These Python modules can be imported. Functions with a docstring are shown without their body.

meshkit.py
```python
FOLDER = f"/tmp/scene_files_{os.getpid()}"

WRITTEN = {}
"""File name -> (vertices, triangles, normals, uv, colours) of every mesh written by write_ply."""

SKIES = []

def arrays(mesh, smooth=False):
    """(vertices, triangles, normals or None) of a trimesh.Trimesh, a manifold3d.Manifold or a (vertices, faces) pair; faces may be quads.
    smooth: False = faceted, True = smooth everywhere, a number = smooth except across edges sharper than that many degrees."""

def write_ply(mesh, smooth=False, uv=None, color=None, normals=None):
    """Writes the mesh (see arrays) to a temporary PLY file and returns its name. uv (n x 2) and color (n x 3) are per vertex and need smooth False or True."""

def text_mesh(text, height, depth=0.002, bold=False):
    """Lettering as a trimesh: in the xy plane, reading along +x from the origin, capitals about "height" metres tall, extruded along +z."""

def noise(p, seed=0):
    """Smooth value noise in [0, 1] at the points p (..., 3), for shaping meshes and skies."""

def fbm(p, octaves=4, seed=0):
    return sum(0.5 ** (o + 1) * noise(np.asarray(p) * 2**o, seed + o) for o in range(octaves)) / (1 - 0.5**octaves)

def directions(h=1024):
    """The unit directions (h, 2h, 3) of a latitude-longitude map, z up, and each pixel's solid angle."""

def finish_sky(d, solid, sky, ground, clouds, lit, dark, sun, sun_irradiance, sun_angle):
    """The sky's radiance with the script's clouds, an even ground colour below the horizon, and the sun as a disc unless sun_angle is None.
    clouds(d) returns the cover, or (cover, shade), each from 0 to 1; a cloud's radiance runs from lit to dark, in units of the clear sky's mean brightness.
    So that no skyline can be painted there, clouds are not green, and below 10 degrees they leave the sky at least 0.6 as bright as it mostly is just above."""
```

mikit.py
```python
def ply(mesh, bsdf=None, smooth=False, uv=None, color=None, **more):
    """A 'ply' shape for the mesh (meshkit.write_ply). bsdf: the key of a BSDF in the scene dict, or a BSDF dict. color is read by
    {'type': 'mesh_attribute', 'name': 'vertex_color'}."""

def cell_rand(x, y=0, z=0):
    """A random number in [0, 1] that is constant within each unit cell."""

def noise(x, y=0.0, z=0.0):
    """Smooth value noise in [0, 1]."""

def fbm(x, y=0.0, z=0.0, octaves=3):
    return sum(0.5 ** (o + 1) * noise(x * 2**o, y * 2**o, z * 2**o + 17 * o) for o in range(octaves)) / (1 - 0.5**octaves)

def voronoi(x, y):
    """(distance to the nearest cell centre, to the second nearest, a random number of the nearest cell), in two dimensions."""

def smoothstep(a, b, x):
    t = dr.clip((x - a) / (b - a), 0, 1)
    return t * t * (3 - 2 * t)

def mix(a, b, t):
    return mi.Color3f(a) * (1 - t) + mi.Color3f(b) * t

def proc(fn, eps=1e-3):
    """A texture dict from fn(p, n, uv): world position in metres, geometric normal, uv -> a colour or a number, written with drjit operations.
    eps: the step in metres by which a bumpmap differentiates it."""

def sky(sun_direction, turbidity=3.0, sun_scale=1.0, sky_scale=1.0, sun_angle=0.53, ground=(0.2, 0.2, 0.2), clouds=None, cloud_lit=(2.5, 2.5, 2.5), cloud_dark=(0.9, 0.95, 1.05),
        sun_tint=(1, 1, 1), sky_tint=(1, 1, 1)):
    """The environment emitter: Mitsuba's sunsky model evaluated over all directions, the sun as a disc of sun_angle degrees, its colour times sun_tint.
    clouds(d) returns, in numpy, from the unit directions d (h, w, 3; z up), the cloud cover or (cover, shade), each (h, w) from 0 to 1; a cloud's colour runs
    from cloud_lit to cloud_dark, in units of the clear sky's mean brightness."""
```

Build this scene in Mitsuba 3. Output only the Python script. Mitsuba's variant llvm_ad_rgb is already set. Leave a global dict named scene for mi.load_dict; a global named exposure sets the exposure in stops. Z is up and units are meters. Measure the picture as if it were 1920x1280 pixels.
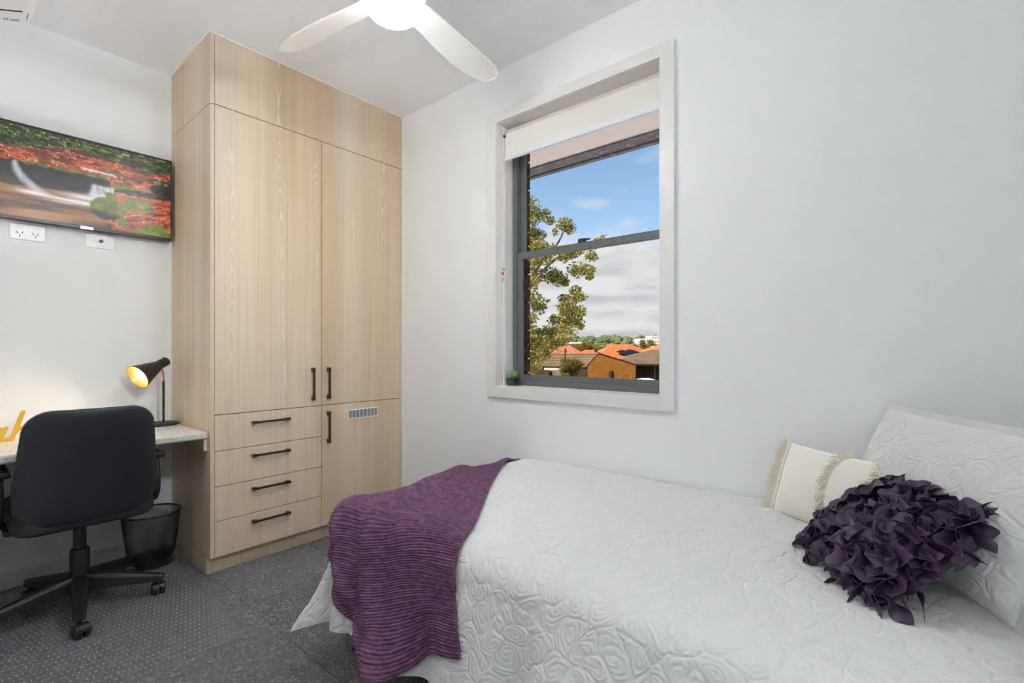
import math, random
import numpy as np, trimesh, drjit as dr, mitsuba as mi, mikit, meshkit
from trimesh.creation import extrude_polygon
from shapely.geometry import Polygon, LineString, box as sbox
from shapely.ops import unary_union
T = mi.ScalarTransform4f
rng = np.random.default_rng(7)
random.seed(7)
scene, labels = {'type': 'scene'}, {}

# ------------------------------------------------------------------ camera, sky, exposure
CAM = np.array([2.6687, -2.0336, 1.127]); YAW = 0.6966; FPX = 903.844
FWD = np.array([-math.sin(YAW), math.cos(YAW), 0.0])
scene['camera'] = {'type': 'perspective', 'fov': math.degrees(2 * math.atan(960 / FPX)), 'fov_axis': 'x', 'near_clip': 0.02, 'far_clip': 5000.0,
                   'principal_point_offset_y': -15.25 / 1280.0,
                   'to_world': T().look_at(origin=CAM.tolist(), target=(CAM + FWD).tolist(), up=[0, 0, 1])}
exposure = 0.0

def cloud_cover(d):
    el = np.degrees(np.arcsin(np.clip(d[..., 2], -1, 1)))
    az = np.degrees(np.arctan2(d[..., 0], d[..., 1]))
    p = np.stack([az / 7.0, el / 3.6, np.zeros_like(az)], -1)
    n = meshkit.fbm(p, 6, seed=3)
    top = 12.6 + 10.0 * (n - .5) + .10 * np.clip(az + 30, -30, 30)
    low = 1 / (1 + np.exp(-(top - el) / .45))
    wisp = np.clip((meshkit.fbm(p * np.array([.7, 1.3, 1]) + 9, 6, seed=8) - .56) * 2.4, 0, .55) * (el < 40)
    q = np.stack([az / 5.0, el / 1.5, az * 0 + 4], -1)
    puffs = meshkit.fbm(q, 6, seed=5); bands = meshkit.fbm(q * np.array([.35, 1.6, 1]) + 3, 4, seed=12)
    shade = np.clip(.9 * np.clip((puffs - .40) * 2.6, 0, 1) + .7 * np.clip((bands - .42) * 2.6, 0, 1) - .25, 0, 1) * np.clip((top - el) / 2.0, 0, 1)
    return np.clip(np.maximum(low, wisp), 0, 1), shade

SUN = np.array([-0.25, -1.0, 1.15])
scene['sky'] = mikit.sky(SUN, turbidity=2.6, sun_scale=5.3, sky_scale=6.6, ground=(0.16, 0.15, 0.12), clouds=cloud_cover,
                         cloud_lit=(1.60, 1.61, 1.62), cloud_dark=(1.10, 1.15, 1.21), sky_tint=(0.98, .92, .83))
FAN_LIGHT, HALL_FILL, BULB_LIGHT, SCONCE_FILL, ADDED_ROOM_FILL, SPOT_FILL = 92.0, 10.0, 700.0, 125.0, 14.0, 175.0  # fan and bulb are seen lamps, the others are added for fill

# ------------------------------------------------------------------ helpers
H = 2.7
PLY_CACHE = {}
def key(name):
    if name not in scene and not any(k.startswith(name + '__') for k in scene): return name
    i = 1
    while True:
        k = f'{name}_{i:03d}'
        if k not in scene and not any(q.startswith(k + '__') for q in scene): return k
        i += 1
def tag(k, label=None, cat=None, group=None, kind=None):
    labels[k] = {a: b for a, b in (('label', label), ('category', cat), ('group', group), ('kind', kind)) if b}
    return k
def obj(name, mesh, bsdf, parent=None, smooth=False, label=None, cat=None, group=None, kind=None, **kw):
    k = key((parent + '__' if parent else '') + name)
    scene[k] = mikit.ply(mesh, bsdf, smooth, **kw)
    if label or cat or group or kind: tag(k, label, cat, group, kind)
    return k
def put(name, ply, parent=None, to_world=None, **t):
    k = key((parent + '__' if parent else '') + name)
    scene[k] = dict(ply)
    if to_world is not None: scene[k]['to_world'] = to_world
    if t: tag(k, **t)
    return k
cat = trimesh.util.concatenate
def bx(x0, x1, y0, y1, z0, z1, b=0.0):
    lo, hi = np.minimum([x0, y0, z0], [x1, y1, z1]), np.maximum([x0, y0, z0], [x1, y1, z1])
    if b <= 0:
        m = trimesh.creation.box(hi - lo); m.apply_translation((lo + hi) / 2); return m
    b = min(b, 0.45 * (hi - lo).min()); pts = []
    for i in np.ndindex(2, 2, 2):
        c = np.where(np.array(i) == 0, lo, hi); s = np.where(np.array(i) == 0, 1, -1)
        for a in range(3):
            q = c + s * b; q[a] = c[a]; pts.append(q)
    return trimesh.convex.convex_hull(np.array(pts))
def tube(pts, r, n=10, closed=False, caps=True):
    p = np.asarray(pts, float); m = len(p); r = np.broadcast_to(r, (m,))
    if closed: t = np.roll(p, -1, 0) - np.roll(p, 1, 0)
    else: t = np.gradient(p, axis=0)
    t /= np.linalg.norm(t, axis=1, keepdims=True) + 1e-12
    a = np.cross(t[0], [0, 0, 1.0] if abs(t[0][2]) < .9 else [1.0, 0, 0]); a /= np.linalg.norm(a)
    A = []
    for i in range(m):
        a = a - t[i] * (a @ t[i]); a /= np.linalg.norm(a); A.append(a)
    A = np.array(A); B = np.cross(t, A); g = np.arange(n) * 2 * np.pi / n
    v = p[:, None] + r[:, None, None] * (np.cos(g)[None, :, None] * A[:, None] + np.sin(g)[None, :, None] * B[:, None])
    v = v.reshape(-1, 3); f = []
    M = m if closed else m - 1
    i, j = np.meshgrid(np.arange(M), np.arange(n), indexing='ij'); i2 = (i + 1) % m; j2 = (j + 1) % n
    q = np.stack([i * n + j, i * n + j2, i2 * n + j2, i2 * n + j], -1).reshape(-1, 4)
    f = np.vstack([q[:, [0, 1, 2]], q[:, [0, 2, 3]]])
    if caps and not closed:
        v = np.vstack([v, p[0], p[-1]]); k0 = m * n; jj = np.arange(n)
        f = np.vstack([f, np.stack([(jj + 1) % n, jj, jj * 0 + k0], 1), np.stack([(m - 1) * n + jj, (m - 1) * n + (jj + 1) % n, jj * 0 + k0 + 1], 1)])
    return trimesh.Trimesh(v, f, process=False)
def cyl(p0, p1, r, n=20): return tube(np.linspace(p0, p1, 2), r, n)
def lathe(prof, n=32, center=(0, 0, 0)):
    p = np.asarray(prof, float); g = np.arange(n) * 2 * np.pi / n
    v = np.stack([p[:, None, 0] * np.cos(g), p[:, None, 0] * np.sin(g), np.repeat(p[:, 1:2], n, 1)], -1).reshape(-1, 3) + center
    i, j = np.meshgrid(np.arange(len(p) - 1), np.arange(n), indexing='ij'); j2 = (j + 1) % n
    q = np.stack([i * n + j, i * n + j2, (i + 1) * n + j2, (i + 1) * n + j], -1).reshape(-1, 4)
    return trimesh.Trimesh(v, np.vstack([q[:, [0, 1, 2]], q[:, [0, 2, 3]]]), process=False)
def grid(P, uv=None):
    a, b = P.shape[:2]
    i, j = np.meshgrid(np.arange(a - 1), np.arange(b - 1), indexing='ij')
    q = np.stack([i * b + j, (i + 1) * b + j, (i + 1) * b + j + 1, i * b + j + 1], -1).reshape(-1, 4)
    return trimesh.Trimesh(P.reshape(-1, 3), np.vstack([q[:, [0, 1, 2]], q[:, [0, 2, 3]]]), process=False)
def gnormals(P):
    n = np.cross(np.gradient(P, axis=0), np.gradient(P, axis=1)); return n / (np.linalg.norm(n, axis=-1, keepdims=True) + 1e-12)
def shell(P, th):
    """closed thin sheet from a grid: the given face and one th behind it"""
    N = gnormals(P); Q = P - N * th; a, b = P.shape[:2]
    m1 = grid(P); m2 = grid(Q); f2 = m2.faces[:, ::-1] + a * b
    idx = np.arange(a * b).reshape(a, b)
    ring = np.concatenate([idx[0, :-1], idx[:-1, -1], idx[-1, :0:-1], idx[:0:-1, 0]]); nx = np.roll(ring, -1)
    s = np.vstack([np.stack([ring, ring + a * b, nx], 1), np.stack([nx, ring + a * b, nx + a * b], 1)])
    return trimesh.Trimesh(np.vstack([m1.vertices, m2.vertices]), np.vstack([m1.faces, f2, s]), process=False)
def sheet(P, th, step, N=None):
    """a thin sheet: fine face, an edge all round, and a coarser back th behind it"""
    N = gnormals(P) if N is None else N
    a, b = P.shape[:2]; Q = P - N * th; i_ = np.unique(np.r_[0:a:step, a - 1]); j_ = np.unique(np.r_[0:b:step, b - 1])
    m1, m2 = grid(P), grid(Q[np.ix_(i_, j_)]); m2.faces = m2.faces[:, ::-1]
    idx = np.arange(a * b).reshape(a, b); ring_ = np.concatenate([idx[0, :-1], idx[:-1, -1], idx[-1, :0:-1], idx[:0:-1, 0]])
    R_ = np.stack([P.reshape(-1, 3)[ring_], Q.reshape(-1, 3)[ring_]], 0); R_ = np.concatenate([R_, R_[:, :1]], 1)
    m3 = grid(R_); m3.faces = m3.faces[:, ::-1]
    def sel(A): return np.concatenate([A.reshape(-1, A.shape[-1]), A[np.ix_(i_, j_)].reshape(-1, A.shape[-1]), np.tile(np.r_[A.reshape(-1, A.shape[-1])[ring_], A.reshape(-1, A.shape[-1])[ring_[:1]]], (2, 1))])
    n1, n2, n3 = len(m1.vertices), len(m2.vertices), len(m3.vertices)
    return trimesh.Trimesh(np.vstack([m1.vertices, m2.vertices, m3.vertices]), np.vstack([m1.faces, m2.faces + n1, m3.faces + n1 + n2]), process=False), sel
def basis(m, o, ex, ey, ez):
    M = np.eye(4); M[:3, 0], M[:3, 1], M[:3, 2], M[:3, 3] = ex, ey, ez, o
    m = m.copy(); m.apply_transform(M); return m
def unit(v): v = np.asarray(v, float); return v / np.linalg.norm(v)
def spline(pts, n):
    from scipy.interpolate import CubicSpline
    p = np.asarray(pts, float); s = np.r_[0, np.cumsum(np.linalg.norm(np.diff(p, axis=0), axis=1))]
    return CubicSpline(s, p)(np.linspace(0, s[-1], n))

# ------------------------------------------------------------------ materials
def srgb(r, g, b):
    c = np.array([r, g, b]) / 255.0
    return np.where(c < 0.04045, c / 12.92, ((c + 0.055) / 1.055) ** 2.4).tolist()
def rgb(*c): return {'type': 'rgb', 'value': srgb(*c)}
def mat(name, c, rough=0.5, spec=0.5, metal=0.0, **kw):
    d = {'type': 'principled', 'base_color': c if isinstance(c, dict) else rgb(*c), 'roughness': rough, 'specular': spec, 'metallic': metal, **kw}
    scene[name] = {'type': 'twosided', 'bsdf': d}
def bump(name, inner, fn, scale, eps=1e-3):
    scene[name] = {'type': 'twosided', 'bsdf': {'type': 'bumpmap', 'arbitrary': mikit.proc(fn, eps), 'scale': scale, 'bsdf': inner}}
S = lambda *c: mi.Color3f(*srgb(*c))
noise, fbm, mixc, sstep = mikit.noise, mikit.fbm, mikit.mix, mikit.smoothstep

mat('mat_wall', (238, 240, 241), 0.75, 0.25)
mat('mat_ceiling', (235, 236, 238), 0.9, 0.1)
mat('mat_trim', (232, 231, 228), 0.35, 0.4)
mat('mat_white_plastic', (236, 236, 236), 0.3, 0.5)
mat('mat_fan_white', (246, 245, 242), 0.35, 0.4)
mat('mat_black_metal', (26, 26, 29), 0.4, 0.5)
mat('mat_black_plastic', (27, 29, 33), 0.42, 0.5)
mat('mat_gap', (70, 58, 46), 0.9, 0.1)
mat('mat_dark_fabric', (24, 24, 27), 0.9, 0.1)
mat('mat_tv_black', (20, 20, 22), 0.3, 0.5)
mat('mat_chrome', (225, 222, 215), 0.08, 0.5, 1.0)
mat('mat_brass', (212, 178, 120), 0.25, 0.5, 1.0)
mat('mat_silver', (190, 190, 192), 0.35, 0.5, 1.0)
mat('mat_aluminium', (96, 100, 100), 0.45, 0.4)
mat('mat_blind', (231, 229, 222), 0.8, 0.1)
mat('mat_blind_rail', (222, 226, 232), 0.4, 0.4)
mat('mat_roll', (214, 206, 196), 0.8, 0.1)
mat('mat_vent_grey', (150, 152, 156), 0.5, 0.4)
mat('mat_vent_dark', (70, 74, 82), 0.6, 0.3)
mat('mat_gold', (255, 200, 62), 0.35, 0.5, 0.15)
mat('mat_letter_side', (205, 203, 200), 0.5, 0.3)
mat('mat_tag_red', (205, 70, 62), 0.5, 0.3)
mat('mat_pot', (32, 36, 52), 0.15, 0.6)
mat('mat_display', (150, 168, 190), 0.3, 0.5)
mat('mat_soil', (60, 48, 38), 0.95, 0.1)
scene['mat_glass'] = {'type': 'thindielectric', 'int_ior': 1.03}      # coated, low-reflection glass

def wood_fn(p, n, uv):
    h, z = p.x + p.y * 0.93, p.z
    w = h + 0.035 * (noise(h * 2.3 + 3, z * 0.55) - 0.5) + 0.008 * (noise(h * 14, z * 1.7) - 0.5)
    band = fbm(w * 8 + 5, z * 0.30, 1.0, 3)
    fine = noise(w * 170, z * 1.6) * 0.6 + noise(w * 380, z * 4.0) * 0.4
    cell = dr.floor(h / .215); u = h - (cell + .35 + .3 * mikit.cell_rand(cell, 5)) * .215 + .05 * (noise(z * 1.1, cell) - .5) + .012 * (noise(h * 20, z * 5) - .5)
    ph = (z * 1.25 + 620 * u * u * (1 + .6 * noise(z * .7, cell + 9)) + 1.1 * noise(h * 16, z * 2.1) + .9 * noise(z * 2.6, cell + 3) + mikit.cell_rand(cell, 8)) * 4.2
    r = ph - dr.floor(ph)
    arcs = sstep(.70, .94, r) * sstep(1.0, .95, r) * sstep(.050, .026, -u) * sstep(.016, .004, u) * sstep(.35, .6, noise(z * 1.6 + cell * 7, cell))
    line = sstep(.93, .985, noise(w * 46 + 11, z * .35)) * sstep(.4, .6, noise(w * 5, z * 1.1 + 5))
    c = mixc(S(204, 180, 152), S(222, 202, 178), sstep(0.25, 0.75, band))
    c = mixc(c, S(186, 159, 132), 0.40 * sstep(0.45, 0.95, fine))
    c = mixc(c, S(206, 196, 188), 0.35 * sstep(0.55, 0.8, noise(w * 9 + 20, z * 0.3)))
    c = mixc(c, S(188, 161, 136), .18 * sstep(.2, .7, r) * sstep(.06, .02, dr.abs(u)))
    return mixc(c, S(242, 228, 212), dr.minimum(1.0, 0.55 * arcs + .4 * line))
mat('mat_wood', mikit.proc(wood_fn), 0.5, 0.35)

def desk_fn(p, n, uv):
    a = mikit.cell_rand(p.x * 650, p.y * 650, p.z * 650); b = noise(p.x * 160, p.y * 160, p.z * 160)
    c = mixc(S(214, 211, 204), S(188, 186, 180), sstep(0.5, 0.85, b))
    return mixc(c, S(146, 143, 138), 0.7 * sstep(0.93, 0.97, a))
mat('mat_desk', mikit.proc(desk_fn), 0.3, 0.5)

def carpet_coords(p):
    ix, iy = dr.floor((p.x - 0.41) / 0.5), dr.floor((p.y + 1.15) / 0.5)
    par = (ix + iy) * 0.5; odd = (par - dr.floor(par)) > 0.25
    return dr.select(odd, p.x, p.y), dr.select(odd, p.y, p.x)
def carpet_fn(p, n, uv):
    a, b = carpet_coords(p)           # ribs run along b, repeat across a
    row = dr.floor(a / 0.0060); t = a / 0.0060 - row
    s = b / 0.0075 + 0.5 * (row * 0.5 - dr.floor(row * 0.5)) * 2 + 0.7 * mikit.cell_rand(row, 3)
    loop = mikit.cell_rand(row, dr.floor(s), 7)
    groove_shade = sstep(0.0, 0.25, t) * sstep(0.0, 0.25, 1 - t) * sstep(0.0, 0.2, s - dr.floor(s))
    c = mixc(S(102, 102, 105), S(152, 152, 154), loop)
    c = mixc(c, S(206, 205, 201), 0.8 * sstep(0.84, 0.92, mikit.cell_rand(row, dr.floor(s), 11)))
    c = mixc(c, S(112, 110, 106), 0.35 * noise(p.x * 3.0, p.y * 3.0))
    return mixc(S(62, 62, 64), c, groove_shade)  # gaps between loops darkened, their shade put into the colour
def carpet_bump(p, n, uv):
    a, b = carpet_coords(p)
    row = dr.floor(a / 0.0060); t = a / 0.0060 - row
    s = b / 0.0075 + 0.7 * mikit.cell_rand(row, 3); u = s - dr.floor(s)
    return dr.sqrt(dr.maximum(4 * t * (1 - t), 0)) * (0.5 + 0.5 * dr.sqrt(dr.maximum(4 * u * (1 - u), 0)))
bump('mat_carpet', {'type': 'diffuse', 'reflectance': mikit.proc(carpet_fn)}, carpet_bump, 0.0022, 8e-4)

def hash2(x, y, k):
    h = (x.astype(np.int64) * 374761393 + y.astype(np.int64) * 668265263 + k * 2147483647) & 0xFFFFFFFF
    h = ((h ^ (h >> 13)) * 1274126177) & 0xFFFFFFFF
    return ((h ^ (h >> 16)) & 0xFFFFFF) / 16777215.0
def quilt_relief(u, v, k):
    """height 0..1 of stitched paisley swirls: grooves spiral inside irregular cells"""
    x0, y0 = u * k, v * k; P = lambda f, o: np.stack([x0 * f, y0 * f, x0 * 0 + o], -1)
    x = x0 + .8 * (meshkit.noise(P(.9, 3.5)) - .5) + .25 * (meshkit.noise(P(2.6, 9.5)) - .5)
    y = y0 + .8 * (meshkit.noise(P(.9, 13.5)) - .5) + .25 * (meshkit.noise(P(2.6, 19.5)) - .5)
    best, second = np.full(x.shape, 9.0), np.full(x.shape, 9.0); bx_, by_, who = x * 0, x * 0, x * 0
    for a in (-1, 0, 1):
        for b in (-1, 0, 1):
            cx, cy = np.floor(x) + a, np.floor(y) + b
            dx, dy = x - cx - hash2(cx, cy, 1), y - cy - hash2(cx, cy, 2); w_ = hash2(cx, cy, 3)
            th = w_ * 6.283; ex_, ey_ = dx * np.cos(th) + dy * np.sin(th), -dx * np.sin(th) + dy * np.cos(th)
            d = np.hypot(ex_ * .78, ey_ * 1.2 + .18 * ex_ * np.abs(ex_)); near = d < best
            second = np.where(near, best, np.minimum(second, d))
            bx_, by_, who = np.where(near, ex_, bx_), np.where(near, ey_, by_), np.where(near, w_, who); best = np.minimum(best, d)
    ang = np.arctan2(by_, bx_) / (2 * np.pi)
    s_ = best * 4.6 + np.where(who > .5, ang, -ang) + who * 7; t_ = s_ - np.floor(s_)
    puff = np.sqrt(np.clip(4 * t_ * (1 - t_), 0, 1)); e_ = np.clip((second - best) / .14, 0, 1)
    return (.30 + .70 * puff) * (.2 + .8 * e_ * e_ * (3 - 2 * e_))
QUILT = {'type': 'principled', 'base_color': rgb(210, 211, 211), 'roughness': 0.8, 'specular': 0.15, 'sheen': 0.15}
scene['mat_quilt'] = {'type': 'twosided', 'bsdf': QUILT}
scene['mat_sham'] = {'type': 'twosided', 'bsdf': QUILT}
bump('mat_cotton', {'type': 'principled', 'base_color': rgb(233, 230, 222), 'roughness': 0.9, 'specular': 0.1},
     lambda p, n, uv: noise(uv.x * 700, uv.y * 700), 0.0004, 1e-3)
mat('mat_fringe', (236, 230, 216), 0.9, 0.1)

def knit_col(p, n, uv):
    a = fbm(uv.x * 60, uv.y * 97, 2.0, 2); b = noise(uv.x * 260, uv.y * 700)
    c = mixc(S(92, 62, 88), S(118, 82, 112), sstep(0.3, 0.7, a))
    c = mixc(c, S(122, 76, 90), 0.45 * sstep(0.55, 0.8, noise(uv.x * 14 + 4, uv.y * 95)))
    return mixc(c, S(60, 42, 62), 0.45 * b)
scene['mat_knit'] = {'type': 'twosided', 'bsdf': {'type': 'principled', 'base_color': mikit.proc(knit_col), 'roughness': 0.75, 'specular': 0.25, 'sheen': 0.9, 'sheen_tint': 0.6}}
for i, c in enumerate([(48, 32, 55), (56, 37, 62), (40, 28, 48)]):
    scene[f'mat_satin_{i}'] = {'type': 'twosided', 'bsdf': {'type': 'principled', 'base_color': rgb(*c), 'roughness': 0.42, 'specular': 0.5, 'sheen': 0.3, 'sheen_tint': 0.7}}
def leather_b(p, n, uv):
    return 0.5 * noise(p.x * 500, p.y * 500, p.z * 500) + 3.0 * noise(p.x * 4, p.y * 9, p.z * 26) * sstep(0.62, 0.46, p.z)
bump('mat_leather', {'type': 'principled', 'base_color': rgb(22, 26, 33), 'roughness': 0.45, 'specular': 0.5}, leather_b, 0.0007, 1.5e-3)
scene['mat_chair_mat'] = {'type': 'blendbsdf', 'weight': 0.07, 'a': {'type': 'thindielectric', 'int_ior': 1.2},
                          'b': {'type': 'twosided', 'bsdf': {'type': 'principled', 'base_color': rgb(196, 196, 206), 'roughness': 0.35, 'specular': 0.5}}}
mat('mat_stud', (200, 200, 208), 0.2, 0.6)
mat('mat_shade_inside', (168, 118, 58), 0.3, 0.5, 0.7)

# --- television picture: a flat photograph of a woodland stream on the screen, s to the right, t upwards, both 0..1
TVX, TVY0, TVY1, TVZ0, TVZ1 = -0.55, -1.895, -1.186, 1.752, 2.180
def tv_fn(p, n, uv):
    s, t = uv.x, uv.y
    w1, w2 = fbm(s * 10, t * 8, 1.0, 3) - .5, fbm(s * 48, t * 34, 4.0, 2) - .5
    ed = .05 * w1 + .045 * w2                                  # ragged edges
    E = lambda x, w=.010: sstep(-w, w, x)
    band = lambda x, lo, hi, w=.010: E(x - lo, w) * E(hi - x, w)
    d1, d2, who = mikit.voronoi(s * 105 + w2 * 5, t * 62 + w1 * 4)
    e1, e2, who2 = mikit.voronoi(s * 84 + 9 + w2 * 4, t * 60 + s * 16)
    leaf = mixc(mixc(S(150, 44, 22), S(214, 96, 44), sstep(.1, .6, who)), S(238, 186, 140), sstep(.82, .93, who))
    leaf = mixc(leaf, S(70, 26, 16), .9 * sstep(.02, .0, d2 - d1 - .12)); leaf = mixc(leaf, S(48, 22, 14), .75 * sstep(.52, .72, fbm(s * 15, t * 24, 6.0, 3)))
    moss = mixc(S(38, 56, 12), S(132, 146, 36), fbm(s * 40, t * 44, 3.0, 4))
    dark = mixc(S(8, 8, 7), S(44, 34, 24), sstep(.35, .8, fbm(s * 24, t * 40, 5.0, 3)))
    bush = mixc(mixc(S(22, 30, 12), S(86, 112, 36), sstep(.2, .8, who2)), S(168, 184, 96), sstep(.86, .96, who2))
    bush = mixc(bush, S(20, 22, 12), .8 * sstep(.45, .70, fbm(s * 12 + 7, t * 18, 2.0, 3))); bush = mixc(bush, S(20, 20, 10), .7 * sstep(.02, .0, e2 - e1 - .10))
    # hillside: leaf litter, twigs and dark hollows, greenery above
    c = mixc(leaf, dark, .9 * sstep(.50, .60, fbm(s * 6 + 2, t * 20, 8.0, 3)))
    c = mixc(c, bush, E(t - .80 - .05 * s + .9 * ed + .05 * dr.sin(s * 8 + 1), .02))
    c = mixc(c, mixc(dark, S(70, 52, 36), noise(s * 60, t * 8)), band(t + .5 * ed, .835, .885) * band(s, .69, .89, .02))
    c = mixc(c, leaf, band(t + .5 * ed, .62, .735) * E(.62 - s, .03))
    c = mixc(c, moss, band(t + .8 * ed, .585, .625) * band(s, .14, .62, .02))
    c = mixc(c, mixc(moss, leaf, sstep(.45, .6, w1 + .5)), E(1 - dr.sqrt(dr.square((s - .635) / .065) + dr.square((t - .715) / .055)) + 3 * ed, .12))
    # dark face of the rock ledge
    c = mixc(c, dark, E(.597 + .8 * ed - t) * E(t - .33 - .12 * s) * E(.63 - s + .3 * ed, .012))
    # banks at the right with a dark crevice
    c = mixc(c, leaf, E(s - .635 + .5 * ed) * E(.68 - t + ed))
    c = mixc(c, mixc(moss, leaf, sstep(.48, .56, fbm(s * 15, t * 11, 4.0, 3))), band(t + ed, .50, .56) * band(s, .64, .86, .02))
    c = mixc(c, dark, band(t + .8 * ed, .455 + .10 * (s - .65), .515 + .12 * (s - .65)) * E(s - .645))
    c = mixc(c, dark, E(1 - dr.sqrt(dr.square((s - .97) / .11) + dr.square((t - .60) / .075)) + 4 * ed, .15))
    c = mixc(c, mixc(dark, S(120, 120, 84), sstep(.55, .75, fbm(s * 40, t * 40, 1.0, 3))), E(1 - dr.sqrt(dr.square((s - .93) / .10) + dr.square((t - .70) / .035)) + 4 * ed, .15))
    # pool
    water = mixc(mixc(S(104, 60, 24), S(170, 112, 54), noise(s * 3.4, t * 26)), S(60, 34, 18), sstep(.5, .85, fbm(s * 4, t * 17, 2.0, 3)))
    water = mixc(water, S(58, 36, 20), sstep(.10, .0, t) * sstep(.2, .6, s))
    c = mixc(c, water, E(.335 + .06 * s - t + .2 * ed) * E(.60 - s + .3 * ed, .02))
    c = mixc(c, mixc(moss, dark, .7), band(t + ed, .33, .40) * E(.155 - s, .02))
    # silky falls and foam
    silk = .42 + .58 * noise(s * 150 + t * 12, t * 4)
    x1 = .137 + .20 * dr.square(dr.maximum(.60 - t, 0) / .28) * .55
    f1 = sstep(.016 + .17 * dr.maximum(.60 - t, 0), .004, dr.abs(s - x1)) * band(t, .30, .60, .02)
    f2 = E(s - .53 + .16 * (.51 - t), .014) * E(.648 - s + .02 * (.5 - t), .008) * band(t + .3 * ed, .375, .512, .012)
    c = mixc(c, S(206, 208, 214), dr.minimum(1.0, .95 * f1 * silk + f2 * silk))
    g = lambda x, y, a, b: dr.exp(-dr.square((s - x) / a) - dr.square((t - y) / b))
    foam = 1.0 * g(.22, .285, .085, .022) + .55 * g(.33, .272, .10, .016) + .9 * g(.50, .335, .12, .030) + 1.0 * g(.47, .265, .10, .026) + .45 * g(.36, .235, .10, .014) + .7 * g(.575, .37, .06, .03)
    c = mixc(c, S(228, 224, 224), dr.minimum(1.0, foam * (.70 + .5 * noise(s * 20, t * 70))))
    c = mixc(c, S(206, 208, 210), .9 * E(.012 - dr.abs(t - .672 + .35 * dr.maximum(s - .60, 0) + .5 * ed), .008) * band(s, .47, .66, .02))
    # mossy boulder, then the leaf-covered rock in front
    c = mixc(c, mixc(dark, moss, E(t - .215 + 1.2 * ed + .25 * dr.maximum(s - .60, 0), .03)), E(1 - dr.sqrt(dr.square((s - .610) / .098) + dr.square((t - .245) / .135)) + 2.5 * ed, .08))
    fr = E(s - .672 + .7 * ed + .10 * dr.square((t - .15) * 3)) * E(.44 + .08 * (s - .7) - t + ed)
    c = mixc(c, mixc(leaf, moss, sstep(.50, .58, fbm(s * 13 + 5, t * 10, 4.0, 3))), fr)
    return mixc(c, moss, E(s - .76 + ed) * E(.055 - t + ed))

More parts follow.
